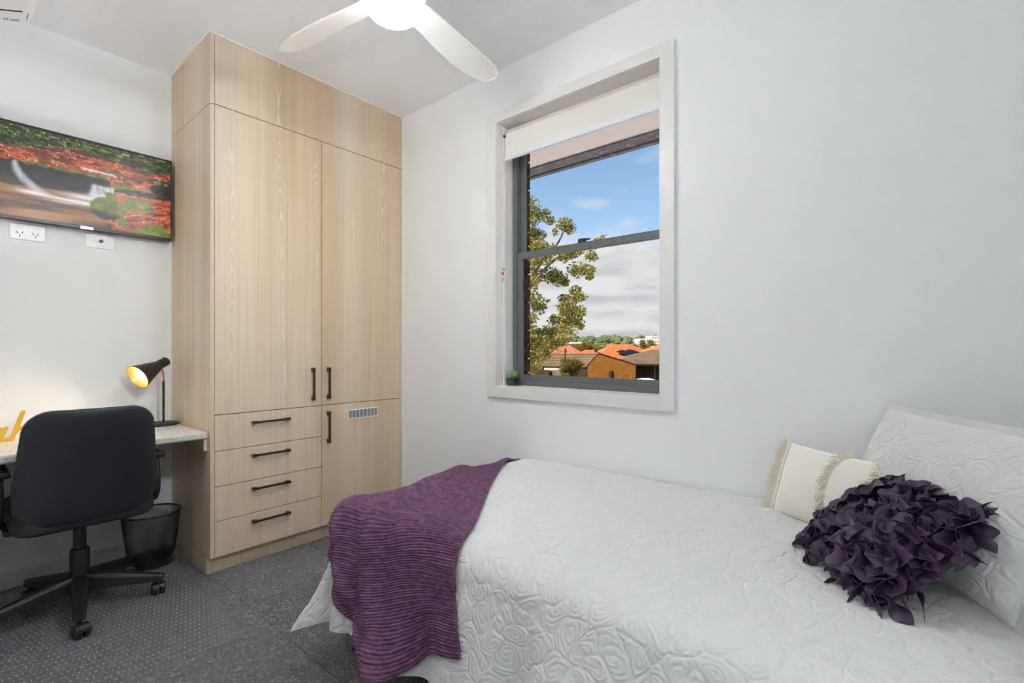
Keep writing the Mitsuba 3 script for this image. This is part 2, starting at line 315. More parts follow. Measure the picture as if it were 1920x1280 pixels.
# --- outdoors
def brick_fn(ca, cb, mortar, sx, sz):
    def fn(p, n, uv):
        h = p.x * 0.62 + p.y * 0.78
        r = dr.floor(p.z / sz); q = h / sx + 0.5 * (r - 2 * dr.floor(r / 2)); b = dr.floor(q)
        m = sstep(0.0, 0.14, p.z / sz - r) * sstep(0.0, 0.06, q - b)
        return mixc(S(*mortar), mixc(S(*ca), S(*cb), mikit.cell_rand(b, r)), m)
    return fn
mat('mat_orange_brick', mikit.proc(brick_fn((232, 140, 58), (244, 166, 82), (232, 166, 100), 0.24, 0.086)), 0.9, 0.1)
mat('mat_dark_brick', mikit.proc(brick_fn((58, 44, 40), (78, 58, 52), (74, 66, 60), 0.24, 0.086)), 0.9, 0.1)
mat('mat_outer_brick', (78, 60, 54), 0.9, 0.1)
def tile_fn(ca, cb, cc, k=3.0):
    def fn(p, n, uv):
        h = p.x * 0.7 + p.y * 0.7
        a = fbm(p.x * k, p.y * k, p.z * k, 3); b = mikit.cell_rand(h / 0.3, p.z / 0.16, 2)
        return mixc(mixc(S(*ca), S(*cb), 0.5 * a + 0.5 * b), S(*cc), 0.5 * sstep(0.6, 0.9, noise(p.x * 9, p.y * 9, p.z * 9)))
    return fn
mat('mat_brown_tile', mikit.proc(tile_fn((92, 80, 70), (118, 104, 92), (78, 68, 62))), 0.9, 0.1)
mat('mat_grey_tile', mikit.proc(tile_fn((94, 82, 70), (122, 106, 88), (112, 100, 86))), 0.9, 0.1)
mat('mat_terracotta', mikit.proc(tile_fn((192, 86, 58), (218, 112, 76), (184, 102, 78))), 0.9, 0.1)
mat('mat_red_tile', mikit.proc(tile_fn((160, 92, 76), (186, 112, 92), (150, 100, 84))), 0.9, 0.1)
mat('mat_solar', (24, 26, 32), 0.5, 0.25)
mat('mat_ext_white', (226, 224, 220), 0.8, 0.2)
mat('mat_ext_cream', (206, 196, 180), 0.8, 0.2)
mat('mat_ext_pink', (196, 150, 136), 0.8, 0.2)
mat('mat_ext_grey', (150, 152, 156), 0.8, 0.2)
mat('mat_ext_dark', (52, 46, 44), 0.8, 0.2)
mat('mat_soffit', (248, 242, 244), 0.9, 0.1)
mat('mat_gutter', mikit.proc(lambda p, n, uv: mixc(S(104, 102, 112), S(170, 162, 164), sstep(.5, .9, fbm(p.x * 40, p.y * 40, p.z * 40, 3)))), 0.6, 0.3)
mat('mat_ground', mikit.proc(lambda p, n, uv: mixc(S(96, 104, 66), S(130, 122, 92), fbm(p.x * 0.2, p.y * 0.2, 0.0, 3))), 1.0, 0.0)
def leaf_fn(a, b, c, k=7.0):
    def fn(p, n, uv):
        w = mikit.cell_rand(p.x * k * 3, p.y * k * 3, p.z * k * 3)
        return mixc(mixc(S(*a), S(*b), fbm(p.x * k * .4, p.y * k * .4, p.z * k * .4, 2)), S(*c), sstep(0.72, 0.8, w))
    return fn
def leafmat(name, a, b, c, k=7.0):
    scene[name] = {'type': 'principledthin', 'base_color': mikit.proc(leaf_fn(a, b, c, k)), 'roughness': 0.5, 'diff_trans': 0.6, 'spec_trans': 0.0}
leafmat('mat_gum_leaf', (92, 106, 46), (158, 160, 92), (206, 182, 112))
leafmat('mat_bush_leaf', (74, 84, 40), (122, 122, 62), (150, 120, 70), 5.0)
leafmat('mat_green_leaf', (88, 122, 46), (126, 150, 66), (100, 116, 60), 2.0)
leafmat('mat_brown_leaf', (116, 100, 52), (150, 124, 70), (150, 108, 66), 2.0)
mat('mat_hill_leaf', mikit.proc(lambda p, n, uv: mixc(S(66, 84, 60), S(116, 128, 98), fbm(p.x * 0.5, p.y * 0.5, p.z * 0.8, 3))), 1.0, 0.0)
mat('mat_bark', mikit.proc(lambda p, n, uv: mixc(S(96, 84, 74), S(150, 134, 118), fbm(p.x * 9, p.y * 9, p.z * 3, 3))), 0.9, 0.1)
mat('mat_aloe', mikit.proc(lambda p, n, uv: mixc(S(70, 120, 84), S(176, 204, 120), noise(p.x * 160, p.y * 160, p.z * 60))), 0.4, 0.4)

# ------------------------------------------------------------------ room shell
XB, XR, YL = -0.611, 3.26, -2.06          # back wall, bed-head wall, door wall; the window wall is y = 0
WX0, WX1, WZ0, WZ1 = 0.8619, 1.8165, 0.9209, 2.3975     # clear opening of the window
def struct(name, mesh, m, label=None, parent=None, **kw): return obj(name, mesh, m, parent, label=label, kind='structure' if not parent else None, **kw)
g = 0.012
struct('wall_window', cat([bx(XB - .12, WX0 - g, 0, .20, -.2, H + .2), bx(WX1 + g, XR + .12, 0, .20, -.2, H + .2), bx(WX0 - g, WX1 + g, 0, .20, -.2, WZ0 - g), bx(WX0 - g, WX1 + g, 0, .20, WZ1 + g, H + .2)]), 'mat_wall')
struct('wall_back', bx(XB - .12, XB, YL - 1.6, 0, -.2, H + .2), 'mat_wall')
struct('wall_head', bx(XR, XR + .12, YL - .1, 0, -.2, H + .2), 'mat_wall')
DX0, DX1, DZ = 2.20, 3.06, 2.06
EX0, EX1 = .22, 1.06                      # added doorway under the air conditioner, lets fill light in from a made-up room
struct('wall_door', cat([bx(XB, EX0, YL - .1, YL, -.2, H + .2), bx(EX0, EX1, YL - .1, YL, DZ, H + .2), bx(EX1, DX0, YL - .1, YL, -.2, H + .2), bx(DX1, XR, YL - .1, YL, -.2, H + .2), bx(DX0, DX1, YL - .1, YL, DZ, H + .2)]), 'mat_wall')
struct('ceiling', bx(XB, XR, YL, 0, H, H + .1), 'mat_ceiling')
# hallway behind the doorway
struct('wall_hall', cat([bx(1.3, 4.2, -3.46, -3.36, -.2, H + .2), bx(1.2, 1.3, -3.46, YL - .1, -.2, H + .2), bx(4.2, 4.3, -3.46, YL - .1, -.2, H + .2), bx(XR + .12, 4.2, YL - .1, YL, -.2, H + .2)]), 'mat_wall')
struct('ceiling_hall', bx(1.3, 4.2, -3.36, YL - .1, 2.6, 2.7), 'mat_ceiling')
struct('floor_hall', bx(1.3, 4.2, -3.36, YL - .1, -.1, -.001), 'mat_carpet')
# made-up side room behind that doorway, holds a fill lamp
struct('wall_added_room', cat([bx(XB - .1, 1.2, -3.46, -3.36, -.2, H + .2), bx(XB - .2, XB - .12, -3.46, YL - .1, -.2, H + .2)]), 'mat_wall')
struct('ceiling_added_room', bx(XB - .12, 1.2, -3.36, YL - .1, 2.4, 2.5), 'mat_ceiling')
struct('floor_added_room', bx(XB - .12, 1.2, -3.36, YL - .1, -.1, -.001), 'mat_trim')
# carpet tiles
fl = struct('floor', bx(XB, XR, YL, 0, -.1, -.012), 'mat_dark_fabric')
for ix in range(-3, 6):
    for iy in range(-2, 3):
        x0, x1, y0, y1 = max(XB, .41 + ix * .5), min(XR, .91 + ix * .5), max(YL, -1.15 + iy * .5), min(0, -.65 + iy * .5)
        if x1 - x0 > .02 and y1 - y0 > .02:
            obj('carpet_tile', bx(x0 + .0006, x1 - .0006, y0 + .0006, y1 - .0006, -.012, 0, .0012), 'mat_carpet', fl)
# roof over the room with the eave outside the window
struct('roof', cat([bx(XB - .5, 4.6, -4.0, 0.9, 2.95, 3.05)]), 'mat_brown_tile')
struct('eave', bx(XB - .6, 4.6, 0.31, 0.86, 2.45, 2.95), 'mat_soffit')
struct('gutter', cat([bx(XB - .6, 4.6, 0.86, 0.93, 2.435, 2.56, .015), bx(XB - .6, 4.6, 0.75, 0.86, 2.442, 2.449)]), 'mat_gutter')
struct('wall_outer', cat([bx(XB - .4, WX0 - .027, .21, .31, -3.2, 2.95), bx(WX1 + .028, 4.3, .21, .31, -3.2, 2.95), bx(WX0 - .027, WX1 + .028, .21, .31, -3.2, WZ0 - .02), bx(WX0 - .027, WX1 + .028, .21, .31, WZ1 + .03, 2.95)]), 'mat_outer_brick')
wo = 'wall_outer'
for i in range(17):
    z = WZ0 - .015 + i * .086
    obj('brick', bx(WX0 - .026 if i % 2 else WX0 - .029, WX0 - .010, .212, .314, z, z + .076, .003), 'mat_dark_brick', wo)
    obj('brick', bx(WX1 + .006, WX1 + .030, .212, .314, z, z + .076, .003), 'mat_dark_brick', wo)
# skirting boards
struct('baseboard_back', bx(XB, XB + .016, YL, -1.164, 0, .085, .004), 'mat_trim')
struct('baseboard_window', bx(.02, XR, -.016, 0, 0, .085, .004), 'mat_trim')
# thin white bead where the wardrobe meets the ceiling
struct('trim_2', cat([bx(-.006, .004, -1.17, 0, H - .007, H), bx(XB, .004, -1.17, -1.162, H - .007, H)]), 'mat_trim')
struct('trim_3', cat([bx(-.004, .003, -.006, 0, .1, H - .007), bx(XB, XB + .006, -1.169, -1.164, .1, H - .007)]), 'mat_trim')

# window: architrave and reveal
TX0, TX1, TZ0, TZ1 = 0.8003, 1.8815, 0.8613, 2.4522
arch = Polygon([(TX0, TZ0), (TX1, TZ0), (TX1, TZ1), (TX0, TZ1)], [[(WX0, WZ0), (WX1, WZ0), (WX1, WZ1), (WX0, WZ1)]])
m = extrude_polygon(arch, .018, engine='earcut'); m.apply_transform(np.array([[1, 0, 0, 0], [0, 0, 1, -.018], [0, 1, 0, 0], [0, 0, 0, 1.0]])); m.invert()
tr = struct('trim_1', m, 'mat_trim')
obj('reveal', cat([bx(WX0 - .011, WX0, -.001, .134, WZ0 - .011, WZ1 + .011), bx(WX1, WX1 + .011, -.001, .134, WZ0 - .011, WZ1 + .011), bx(WX0, WX1, -.001, .134, WZ1, WZ1 + .011), bx(WX0, WX0 + .006, .05, .066, WZ0, WZ1)]), 'mat_trim', tr)
obj('sill', bx(WX0, WX1, -.001, .134, WZ0 - .011, WZ0), 'mat_trim', tr)
# sliding sashes in a grey aluminium frame
win = 'window_1'
def ring(x0, x1, z0, z1, y0, y1, l, r, b, t):
    return cat([bx(x0, x0 + l, y0, y1, z0, z1, .002), bx(x1 - r, x1, y0, y1, z0, z1, .002), bx(x0 + l, x1 - r, y0, y1, z0, z0 + b, .002), bx(x0 + l, x1 - r, y0, y1, z1 - t, z1, .002)])
tag(win, 'grey aluminium double hung window with a wide clear view', kind='structure')
obj('frame', cat([ring(WX0, WX1, WZ0, WZ1, .134, .205, .026, .010, .030, .03), bx(WX0 + .026, WX0 + .031, .134, .150, WZ0 + .03, WZ1 - .03), bx(WX0 + .02, WX0 + .034, .158, .166, WZ0, WZ1)]), 'mat_aluminium', win)
s1 = obj('lower_sash', ring(WX0 + .027, WX1 - .009, WZ0 + .026, 1.690, .140, .158, .034, .012, .036, .042), 'mat_aluminium', win)
obj('pane', bx(WX0 + .058, WX1 - .018, .148, .1484, WZ0 + .058, 1.652), 'mat_glass', s1)
s2 = obj('upper_sash', ring(WX0 + .030, WX1 - .009, 1.655, WZ1 - .02, .168, .186, .036, .012, .030, .04), 'mat_aluminium', win)
obj('pane', bx(WX0 + .062, WX1 - .018, .176, .1764, 1.68, WZ1 - .05), 'mat_glass', s2)
obj('latch', cat([bx(1.300, 1.345, .142, .160, 1.689, 1.712, .004), bx(1.322, 1.372, .144, .156, 1.700, 1.708, .002)]), 'mat_black_plastic', s1)

# ------------------------------------------------------------------ wardrobe
W, D = 1.1639, -XB
wd = 'wardrobe'
tag(wd, 'tall pale timber-grain wardrobe with black bar handles, built in up to the ceiling', 'wardrobe')
ZS, ZM, ZB, YD = 2.347, 0.8003, 0.092, -0.582
obj('side_panel', cat([bx(XB, 0, -W, -W + .018, ZB, ZS - .003, .0008), bx(XB, 0, -W, -W + .018, ZS, H - .007, .0008)]), 'mat_wood', wd)
obj('carcass', bx(XB + .002, -.022, -W + .018, -.001, ZB, H - .008), 'mat_gap', wd)  # coloured dark so the door gaps carry painted shade
obj('scribe', bx(-.02, -.001, -.022, -.001, ZB, ZS - .002), 'mat_wood', wd)
gp = .0015
obj('bulkhead_panel', bx(-.020, 0, -W + .018 + gp, -.001, ZS + gp, H - .007, .001), 'mat_wood', wd)
d1 = obj('door', bx(-.020, 0, -W + .018 + gp, YD - gp, ZM + gp, ZS - gp, .001), 'mat_wood', wd)
d2 = obj('door', bx(-.020, 0, YD + gp, -.022 - gp, ZM + gp, ZS - gp, .001), 'mat_wood', wd)
d3 = obj('door', bx(-.020, 0, YD + gp, -.022 - gp, ZB, ZM - gp, .001), 'mat_wood', wd)
def handle(parent, vert, a, b0, b1):
    if vert: m = cat([bx(.018, .030, a - .005, a + .005, b0 + .008, b1 - .008, .001), bx(0, .030, a - .006, a + .006, b0, b0 + .024, .0015), bx(0, .030, a - .006, a + .006, b1 - .024, b1, .0015)])
    else: m = cat([bx(.018, .028, b0 + .008, b1 - .008, a - .005, a + .005, .001), bx(0, .030, b0, b0 + .024, a - .006, a + .006, .0015), bx(0, .030, b1 - .024, b1, a - .006, a + .006, .0015)])
    obj('handle', m, 'mat_black_metal', parent, label='matte black bar handle')
handle(d1, True, -.640, .835, 1.022); handle(d2, True, -.544, .838, 1.022); handle(d3, True, -.544, .576, .762)
vent = obj('vent', cat([ring(-.413, -.199, .698, .758, 0, 0, 1, 1, 1, 1)]) if False else cat([bx(0, .006, -.413, -.199, .698, .704, .001), bx(0, .006, -.413, -.199, .752, .758, .001), bx(0, .006, -.413, -.407, .698, .758, .001), bx(0, .006, -.205, -.199, .698, .758, .001)] + [bx(0, .006, -.413 + .0265 * k - .001, -.413 + .0265 * k + .002, .700, .756) for k in range(1, 8)]), 'mat_white_plastic', d3, label='white rimmed grey vent grille')
for k in range(8):
    obj('louver', cat([bx(.0005, .004, -.411 + .0265 * k + .003, -.411 + .0265 * (k + 1) - .002, .7055 + .0058 * j, .7080 + .0058 * j) for j in range(8)] + [bx(.0002, .001, -.411 + .0265 * k, -.411 + .0265 * (k + 1), .702, .754)]), 'mat_vent_grey', vent)
zz = [ZM - gp, 0.6195, 0.442, 0.2695, ZB]
for k in range(4):
    dw = obj('drawer', bx(-.020, 0, -W + .018 + gp, YD - gp, zz[k + 1] + (gp if k < 3 else 0), zz[k] - (gp if k else 0), .001), 'mat_wood', wd)
    handle(dw, False, [.746, .573, .399, .228][k], -.972, -.775)
obj('kickboard', cat([bx(XB, -.054, -W, -.002, 0, ZB - .0008)]), 'mat_wood', wd)

# ------------------------------------------------------------------ desk
dk = obj('desk', bx(XB + .001, -.022, YL + .002, -W - .0015, .685, .717, .006), 'mat_desk', label='speckled pale laminate desktop fixed between wardrobe side and wall', cat='desk')
obj('cleat', bx(XB + .003, -.034, -W - .018, -W - .0015, .624, .6845, .001), 'mat_wood', dk, label='timber support cleat')

# ------------------------------------------------------------------ television
tv = 'television'
tag(tv, 'wall-mounted flat television showing a forest stream with waterfalls', 'television')
obj('cabinet', cat([bx(TVX - .045, TVX, TVY0 - .009, TVY1 + .006, TVZ0 - .016, TVZ1 + .009, .004)]), 'mat_tv_black', tv)
obj('bezel', cat([bx(TVX - .002, TVX + .004, TVY0 - .009, TVY1 + .006, TVZ0 - .016, TVZ0, .001), bx(TVX - .002, TVX + .004, TVY0 - .009, TVY1 + .006, TVZ1, TVZ1 + .009, .001), bx(TVX - .002, TVX + .004, TVY0 - .009, TVY0, TVZ0, TVZ1, .001), bx(TVX - .002, TVX + .004, TVY1, TVY1 + .006, TVZ0, TVZ1, .001)]), 'mat_tv_black', tv)
scr = mikit.ply(trimesh.Trimesh([[TVX + .001, TVY0, TVZ0], [TVX + .001, TVY1, TVZ0], [TVX + .001, TVY1, TVZ1], [TVX + .001, TVY0, TVZ1]], [[0, 1, 2], [0, 2, 3]], process=False), 'mat_tv_black', uv=np.array([[0, 0], [1, 0], [1, 1], [0, 1.0]]))
scr['emitter'] = {'type': 'area', 'radiance': mikit.proc(tv_fn)}
scene[tv + '__screen'] = scr
lg = obj('badge', bx(TVX + .003, TVX + .007, -1.569, -1.517, TVZ0 - .018, TVZ0 - .002, .001), 'mat_silver', tv, label='silver badge with dark letters')
lm = meshkit.text_mesh('TCL', .0075, .0008, True); lm = basis(lm, (TVX + .0068, -1.556, TVZ0 - .0138), (0, 1.15, 0), (0, 0, 1), (1, 0, 0)); obj('lettering', lm, 'mat_tv_black', lg)
obj('bracket', bx(XB + .001, TVX - .045, -1.64, -1.44, 1.80, 2.12, .003), 'mat_black_metal', tv)
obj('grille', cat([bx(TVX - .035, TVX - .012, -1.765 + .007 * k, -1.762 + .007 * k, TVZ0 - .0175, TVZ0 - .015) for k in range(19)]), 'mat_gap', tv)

# ------------------------------------------------------------------ power and aerial outlets
def plate(name, y0, y1, z0, z1, label):
    k = key(name); tag(k, label, 'wall outlet'); obj('plate', bx(XB, XB + .008, y0, y1, z0, z1, .003), 'mat_white_plastic', k); return k
po = plate('power_outlet', -1.812, -1.688, 1.652, 1.728, 'white double power point with switches below the left half of the television')
for yc in (-1.777, -1.723):
    obj('switch', bx(XB + .007, XB + .011, yc - .011, yc + .011, 1.702, 1.716, .001), 'mat_white_plastic', po)
    sk = []
    for a, y, z in ((25, -.0085, .003), (-25, .0085, .003), (0, 0, -.011)):
        b = bx(0, .0012, -.0018, .0018, -.0055, .0055); b.apply_transform(trimesh.transformations.rotation_matrix(math.radians(a if a else 0), [1, 0, 0])); b.apply_translation([XB + .0078, yc + y, 1.682 + z]); sk.append(b)
    obj('socket', cat(sk), 'mat_tv_black', po)
ae = plate('aerial_outlet', -1.541, -1.420, 1.656, 1.731, 'white wall plate with one round black socket under the television badge')
obj('socket', cyl((XB + .006, -1.478, 1.6935), (XB + .018, -1.478, 1.6935), .0085, 20), 'mat_tv_black', ae, 40)
obj('collar', cyl((XB + .006, -1.478, 1.6935), (XB + .010, -1.478, 1.6935), .013, 24), 'mat_white_plastic', ae, 40)

# ------------------------------------------------------------------ air conditioner on the door wall
ac = 'air_conditioner'
tag(ac, 'white split-system air conditioner high on the wall above the television', 'air conditioner')
prof = np.array([(-2.059, 2.172), (-1.97, 2.190), (-1.84, 2.243), (-1.826, 2.252), (-1.820, 2.270), (-1.820, 2.42), (-1.835, 2.455), (-2.059, 2.46)])
def ac_slice(x, k):
    c = np.array([-2.059, 2.33]); q = c + (prof - c) * np.array([k, k]) if k < 1 else prof
    q = prof.copy(); q[:, 0] = -2.059 + (prof[:, 0] + 2.059) * k; return np.c_[np.full(len(q), x), q]
pts = np.vstack([ac_slice(.290, .72), ac_slice(.294, .86), ac_slice(.305, .93), ac_slice(.325, .98), ac_slice(.345, 1), ac_slice(1.125, 1), ac_slice(1.18, .9)])
obj('body', trimesh.convex.convex_hull(pts), 'mat_white_plastic', ac)
un = unit((0, -.4, 1)); ua = unit((0, 1, .4))
def under(x0, x1, y0, y1, th, b=.001):
    """a flat piece on the sloping underside, between two depths"""
    m = bx(0, x1 - x0, 0, (y1 - y0) / ua[1], -th, 0.002, b); return basis(m, (x0, y0, 2.243 + .4 * (y0 + 1.84)), (1, 0, 0), ua, un)
obj('louver', under(.432, 1.08, -1.965, -1.852, .006), 'mat_white_plastic', ac)
obj('slot', cat([under(.412, .430, -1.965, -1.851, .0012, 0), ]), 'mat_tv_black', ac)
obj('display', under(.345, .357, -1.873, -1.853, .002, 0), 'mat_display', ac, label='small grey-blue display')
obj('indicator', cat([under(.352, .356, -1.889, -1.886, .0022, 0), under(.352, .356, -1.882, -1.879, .0022, 0)]), 'mat_tv_black', ac)
obj('lettering', cat([under(.358 + .007 * i, .3615 + .007 * i, -1.8365, -1.8347 - .0006 * (i % 2), .0008, 0) for i in range(7)]), 'mat_vent_dark', ac)

# ------------------------------------------------------------------ ceiling fan with light
FX, FY, BZ = 1.225, -0.975, 2.42
fan = 'ceiling_fan'
tag(fan, 'white four-blade ceiling fan with a glowing round light', 'ceiling fan')
obj('motor', lathe([(0, H - .0005), (.075, H - .0005), (.078, H - .02), (.07, H - .05), (.03, H - .06), (.03, 2.55), (.09, 2.545), (.114, 2.52), (.119, 2.47), (.118, 2.408), (.112, 2.400), (.078, 2.400), (.078, 2.384), (0, 2.384)], 48, (FX, FY, 0)), 'mat_fan_white', fan, 35)
r0, y_lo, y_hi = np.linspace(.10, .665, 40), None, None
def blade():
    r = np.concatenate([np.linspace(.10, .60, 34), .60 + .065 * np.sin(np.linspace(0, np.pi / 2, 12)[1:])])
    ylo = np.interp(r, [.10, .14, .3, .5, .60, .64, .665], [-.050, -.050, -.050, -.054, -.052, -.040, -.012])
    yhi = np.interp(r, [.10, .20, .28, .39, .5, .58, .62, .645, .665], [.045, .050, .060, .066, .064, .052, .038, .022, -.008])
    k = np.linspace(0, 1, 13)
    Y = ylo[:, None] + (yhi - ylo)[:, None] * k
    X = np.repeat(r[:, None], 13, 1)
    Z = -Y * math.tan(math.radians(18)) + .010 * np.sin(np.pi * k)[None, :] - .004
    return shell(np.stack([X, Y, Z], -1), .007)
bm = blade()
for a in (98.7, 188.7, 278.7, 8.7):
    mm = bm.copy(); mm.apply_transform(trimesh.transformations.rotation_matrix(math.radians(a), [0, 0, 1])); mm.apply_translation([FX, FY, BZ])
    obj('blade', mm, 'mat_fan_white', fan, 40)
dome = lathe([(.079, 2.3835), (.092, 2.379), (.099, 2.371), (.101, 2.360), (.097, 2.346), (.084, 2.333), (.062, 2.325), (.031, 2.320), (.0001, 2.319)], 48, (FX, FY, 0)); dome.invert() if dome.face_normals[-1][2] > 0 else None
kk = obj('light_dome', dome, 'mat_white_plastic', fan, True, label='glowing white light dome')
scene[kk]['emitter'] = {'type': 'area', 'radiance': {'type': 'rgb', 'value': [FAN_LIGHT * c for c in (.985, .995, 1.0)]}}
# ceiling panel added in the unseen hallway, fill light through the doorway
hl = 'hall_fill_light'
tag(hl, 'square ceiling panel added unseen in the hallway for fill light through the doorway', 'ceiling light')
obj('rim', ring(2.05, 3.25, -3.1, -2.4, 0, 1, .03, .03, .03, .03).apply_transform(np.array([[1, 0, 0, 0], [0, 0, 1, 0], [0, .02, 0, 2.578], [0, 0, 0, 1.0]])), 'mat_white_plastic', hl)
k = obj('diffuser', trimesh.Trimesh([[2.08, -3.07, 2.585], [3.22, -3.07, 2.585], [3.22, -2.43, 2.585], [2.08, -2.43, 2.585]], [[0, 2, 1], [0, 3, 2]], process=False), 'mat_white_plastic', hl)
scene[k]['emitter'] = {'type': 'area', 'radiance': {'type': 'rgb', 'value': [HALL_FILL * c for c in (.985, .995, 1.0)]}}

# half-bowl lamps added out of view on the door wall for fill: their light comes back from the ceiling
def added_fill_lamp(label, o, out, power):
    k = key('added_wall_lamp'); tag(k, label, 'added lamp', 'added fill lamps')
    o, n_ = np.array(o, float), unit(out); t_ = np.cross([0, 0, 1], n_)
    def half(r, z, m=20): return [o + n_ * (r * math.sin(a)) + t_ * (r * math.cos(a)) + np.array([0, 0, z]) for a in np.linspace(.02, np.pi - .02, m)]
    obj('bowl', trimesh.convex.convex_hull(np.array(half(.125, 0) + half(.118, -.03) + half(.09, -.07) + half(.03, -.10))), 'mat_white_plastic', k, 35)
    P_ = np.array(half(.112, .0015)); c_ = P_.mean(0)
    m_ = trimesh.Trimesh(np.vstack([P_, c_]), [[i_, (i_ + 1) % len(P_), len(P_)] for i_ in range(len(P_))], process=False)
    if m_.face_normals[:, 2].mean() < 0: m_.invert()
    e_ = obj('diffuser', m_, 'mat_white_plastic', k)
    scene[e_]['emitter'] = {'type': 'area', 'radiance': {'type': 'rgb', 'value': [power * c for c in (0.97, 1.0, 1.02)]}}
added_fill_lamp('white half-bowl fill lamp added out of view on the door wall', (1.82, YL + .001, 1.72), (0, 1, 0), SCONCE_FILL)
added_fill_lamp('white half-bowl fill lamp added out of view beyond the desk chair', (-.05, YL + .001, 1.55), (0, 1, 0), SCONCE_FILL * .25)

el = 'added_room_light'  # added for fill light, no such lamp is in view
tag(el, 'round fill lamp added in an unseen side room behind the doorway under the air conditioner', 'ceiling light')
obj('rim', lathe([(0, 2.3995), (.21, 2.3995), (.21, 2.36), (.20, 2.355), (.20, 2.37), (0, 2.37)], 40, (.60, -2.78, 0)), 'mat_white_plastic', el, 30)
m_ = lathe([(.198, 2.366), (.17, 2.345), (.10, 2.335), (.0001, 2.332)], 40, (.60, -2.78, 0)); m_.invert() if m_.face_normals[-1][2] > 0 else None
k = obj('diffuser', m_, 'mat_white_plastic', el, True)
scene[k]['emitter'] = {'type': 'area', 'radiance': {'type': 'rgb', 'value': [ADDED_ROOM_FILL * c for c in (.97, 1.0, 1.02)]}}

# fill lamp added out of view on the bed-head wall, aimed down the room: it lights the faces that look towards the bed head
sl = 'added_spotlight'
tag(sl, 'added white cylinder fill lamp, unseen on the bed-head wall, aimed at the wardrobe', 'added_spotlight')
so_, sd_ = np.array([XR - .10, -1.38, 2.28]), unit((-3.7, .12, -1.02))
e1_ = unit(np.cross(sd_, [0, 0, 1])); e2_ = np.cross(sd_, e1_); e1_ = e1_ if np.dot(np.cross(e1_, e2_), sd_) > 0 else -e1_
obj('housing', basis(lathe([(0, -.02), (.125, -.02), (.135, 0), (.135, .26), (.131, .26), (.131, .004), (0, .004)], 40), so_, e1_, e2_, sd_), 'mat_fan_white', sl, 30)
obj('bracket', cyl(so_ - sd_ * .01, (XR - .001, -1.38, 2.33), .018, 14), 'mat_silver', sl)
m_ = basis(lathe([(.120, .006), (.06, .006), (.0001, .006)], 40), so_, e1_, e2_, sd_)
if m_.face_normals[-1] @ sd_ < 0: m_.invert()
k = obj('lens', m_, 'mat_white_plastic', sl)
scene[k]['emitter'] = {'type': 'area', 'radiance': {'type': 'rgb', 'value': [SPOT_FILL * c for c in (.98, 1.0, 1.03)]}}

# ------------------------------------------------------------------ desk lamp
dl = 'desk_lamp'
tag(dl, 'black desk lamp with a lit cone shade on a thin stem', 'desk lamp')
LX, LY, LZ = -.478, -1.245, .717
obj('base', lathe([(0, LZ), (.074, LZ), (.078, LZ + .004), (.077, LZ + .010), (.068, LZ + .015), (.012, LZ + .019), (0, LZ + .019)], 40, (LX, LY, 0)), 'mat_black_metal', dl, 30)
ST = (LX - .012, LY + .012)
obj('stem', cyl((*ST, LZ + .015), (*ST, .955), .0058, 14), 'mat_black_metal', dl, 40)
TIP = np.array([LX - .005, LY + .004, 1.052])
obj('gooseneck', tube(spline([(*ST, .95), (*ST, .985), (ST[0] + .002, ST[1] - .008, 1.015), TIP + [0, -.012, -.022]], 16), .0048, 10), 'mat_brass', dl, 40)
AX = unit((.36, -.82, -.46))
ex = unit(np.cross(AX, [0, 0, 1])); ey = np.cross(ex, AX)
ex2 = ex if np.dot(np.cross(ex, ey), AX) > 0 else -ex
O = TIP - AX * .030
shp = [(0.0, 0), (.022, 0), (.0245, .003), (.0245, .055), (.027, .060), (.032, .075), (.064, .175), (.0648, .178), (.062, .178), (.030, .078), (.024, .062), (0, .060)]
obj('shade', basis(lathe(shp[:8] + [(.0635, .1785)], 44), O, ex2, ey, AX), 'mat_black_metal', dl, 30)
obj('reflector', basis(lathe([(.0632, .1778), (.0305, .080), (.0235, .064), (0.0001, .062)], 44), O, ex2, ey, AX), 'mat_shade_inside', dl, 30, label='brass-coloured inside of the shade')
bulb = trimesh.creation.icosphere(2, .018); bulb.apply_translation(O + AX * .120)
k = obj('bulb', bulb, 'mat_white_plastic', dl, True)
scene[k]['emitter'] = {'type': 'area', 'radiance': {'type': 'rgb', 'value': [BULB_LIGHT * c for c in (1.0, .84, .62)]}}

# ------------------------------------------------------------------ gold letter sign standing on the desk
def letters():
    sl = .30
    def st(pts, w): return LineString(pts).buffer(w, cap_style=1)
    def arc(cx, cy, rx, ry, a0, a1, n=24): return [(cx + rx * math.cos(math.radians(a)), cy + ry * math.sin(math.radians(a))) for a in np.linspace(a0, a1, n)]
    w = .0085
    parts = []
    for ch, x in (('b', -.205), ('l', -.128), ('a', -.075), ('h', .012)):
        if ch == 'a': parts += [st(arc(x + .030, .032, .022, .026, 20, 345), w), st([(x + .054, .060), (x + .050, .015), (x + .060, .006), (x + .085, .010)], w)]
        if ch == 'h': parts += [st([(x, .125), (x, .008)], w * 1.1), st(arc(x + .028, .034, .026, .026, 180, 10) + [(x + .054, .012), (x + .070, .008)], w), st([(x - .014, .008), (x, .006)], w)]
        if ch == 'l': parts += [st([(x, .122), (x, .015), (x + .012, .006), (x + .045, .008)], w)]
        if ch == 'b': parts += [st([(x, .122), (x, .010)], w), st(arc(x + .028, .032, .026, .026, 0, 360), w), st([(x + .05, .03), (x + .08, .012)], w)]
    u = unary_union(parts)
    from shapely import affinity
    return affinity.affine_transform(u, [1, sl, 0, 1, 0, 0])
lp = letters().simplify(.0006)
sg = 'letter_sign'
tag(sg, 'gold script word sign standing on the desk behind the chair', 'sign')
def ext(poly, d):
    return cat([extrude_polygon(q, d, engine='earcut') for q in getattr(poly, 'geoms', [poly])])
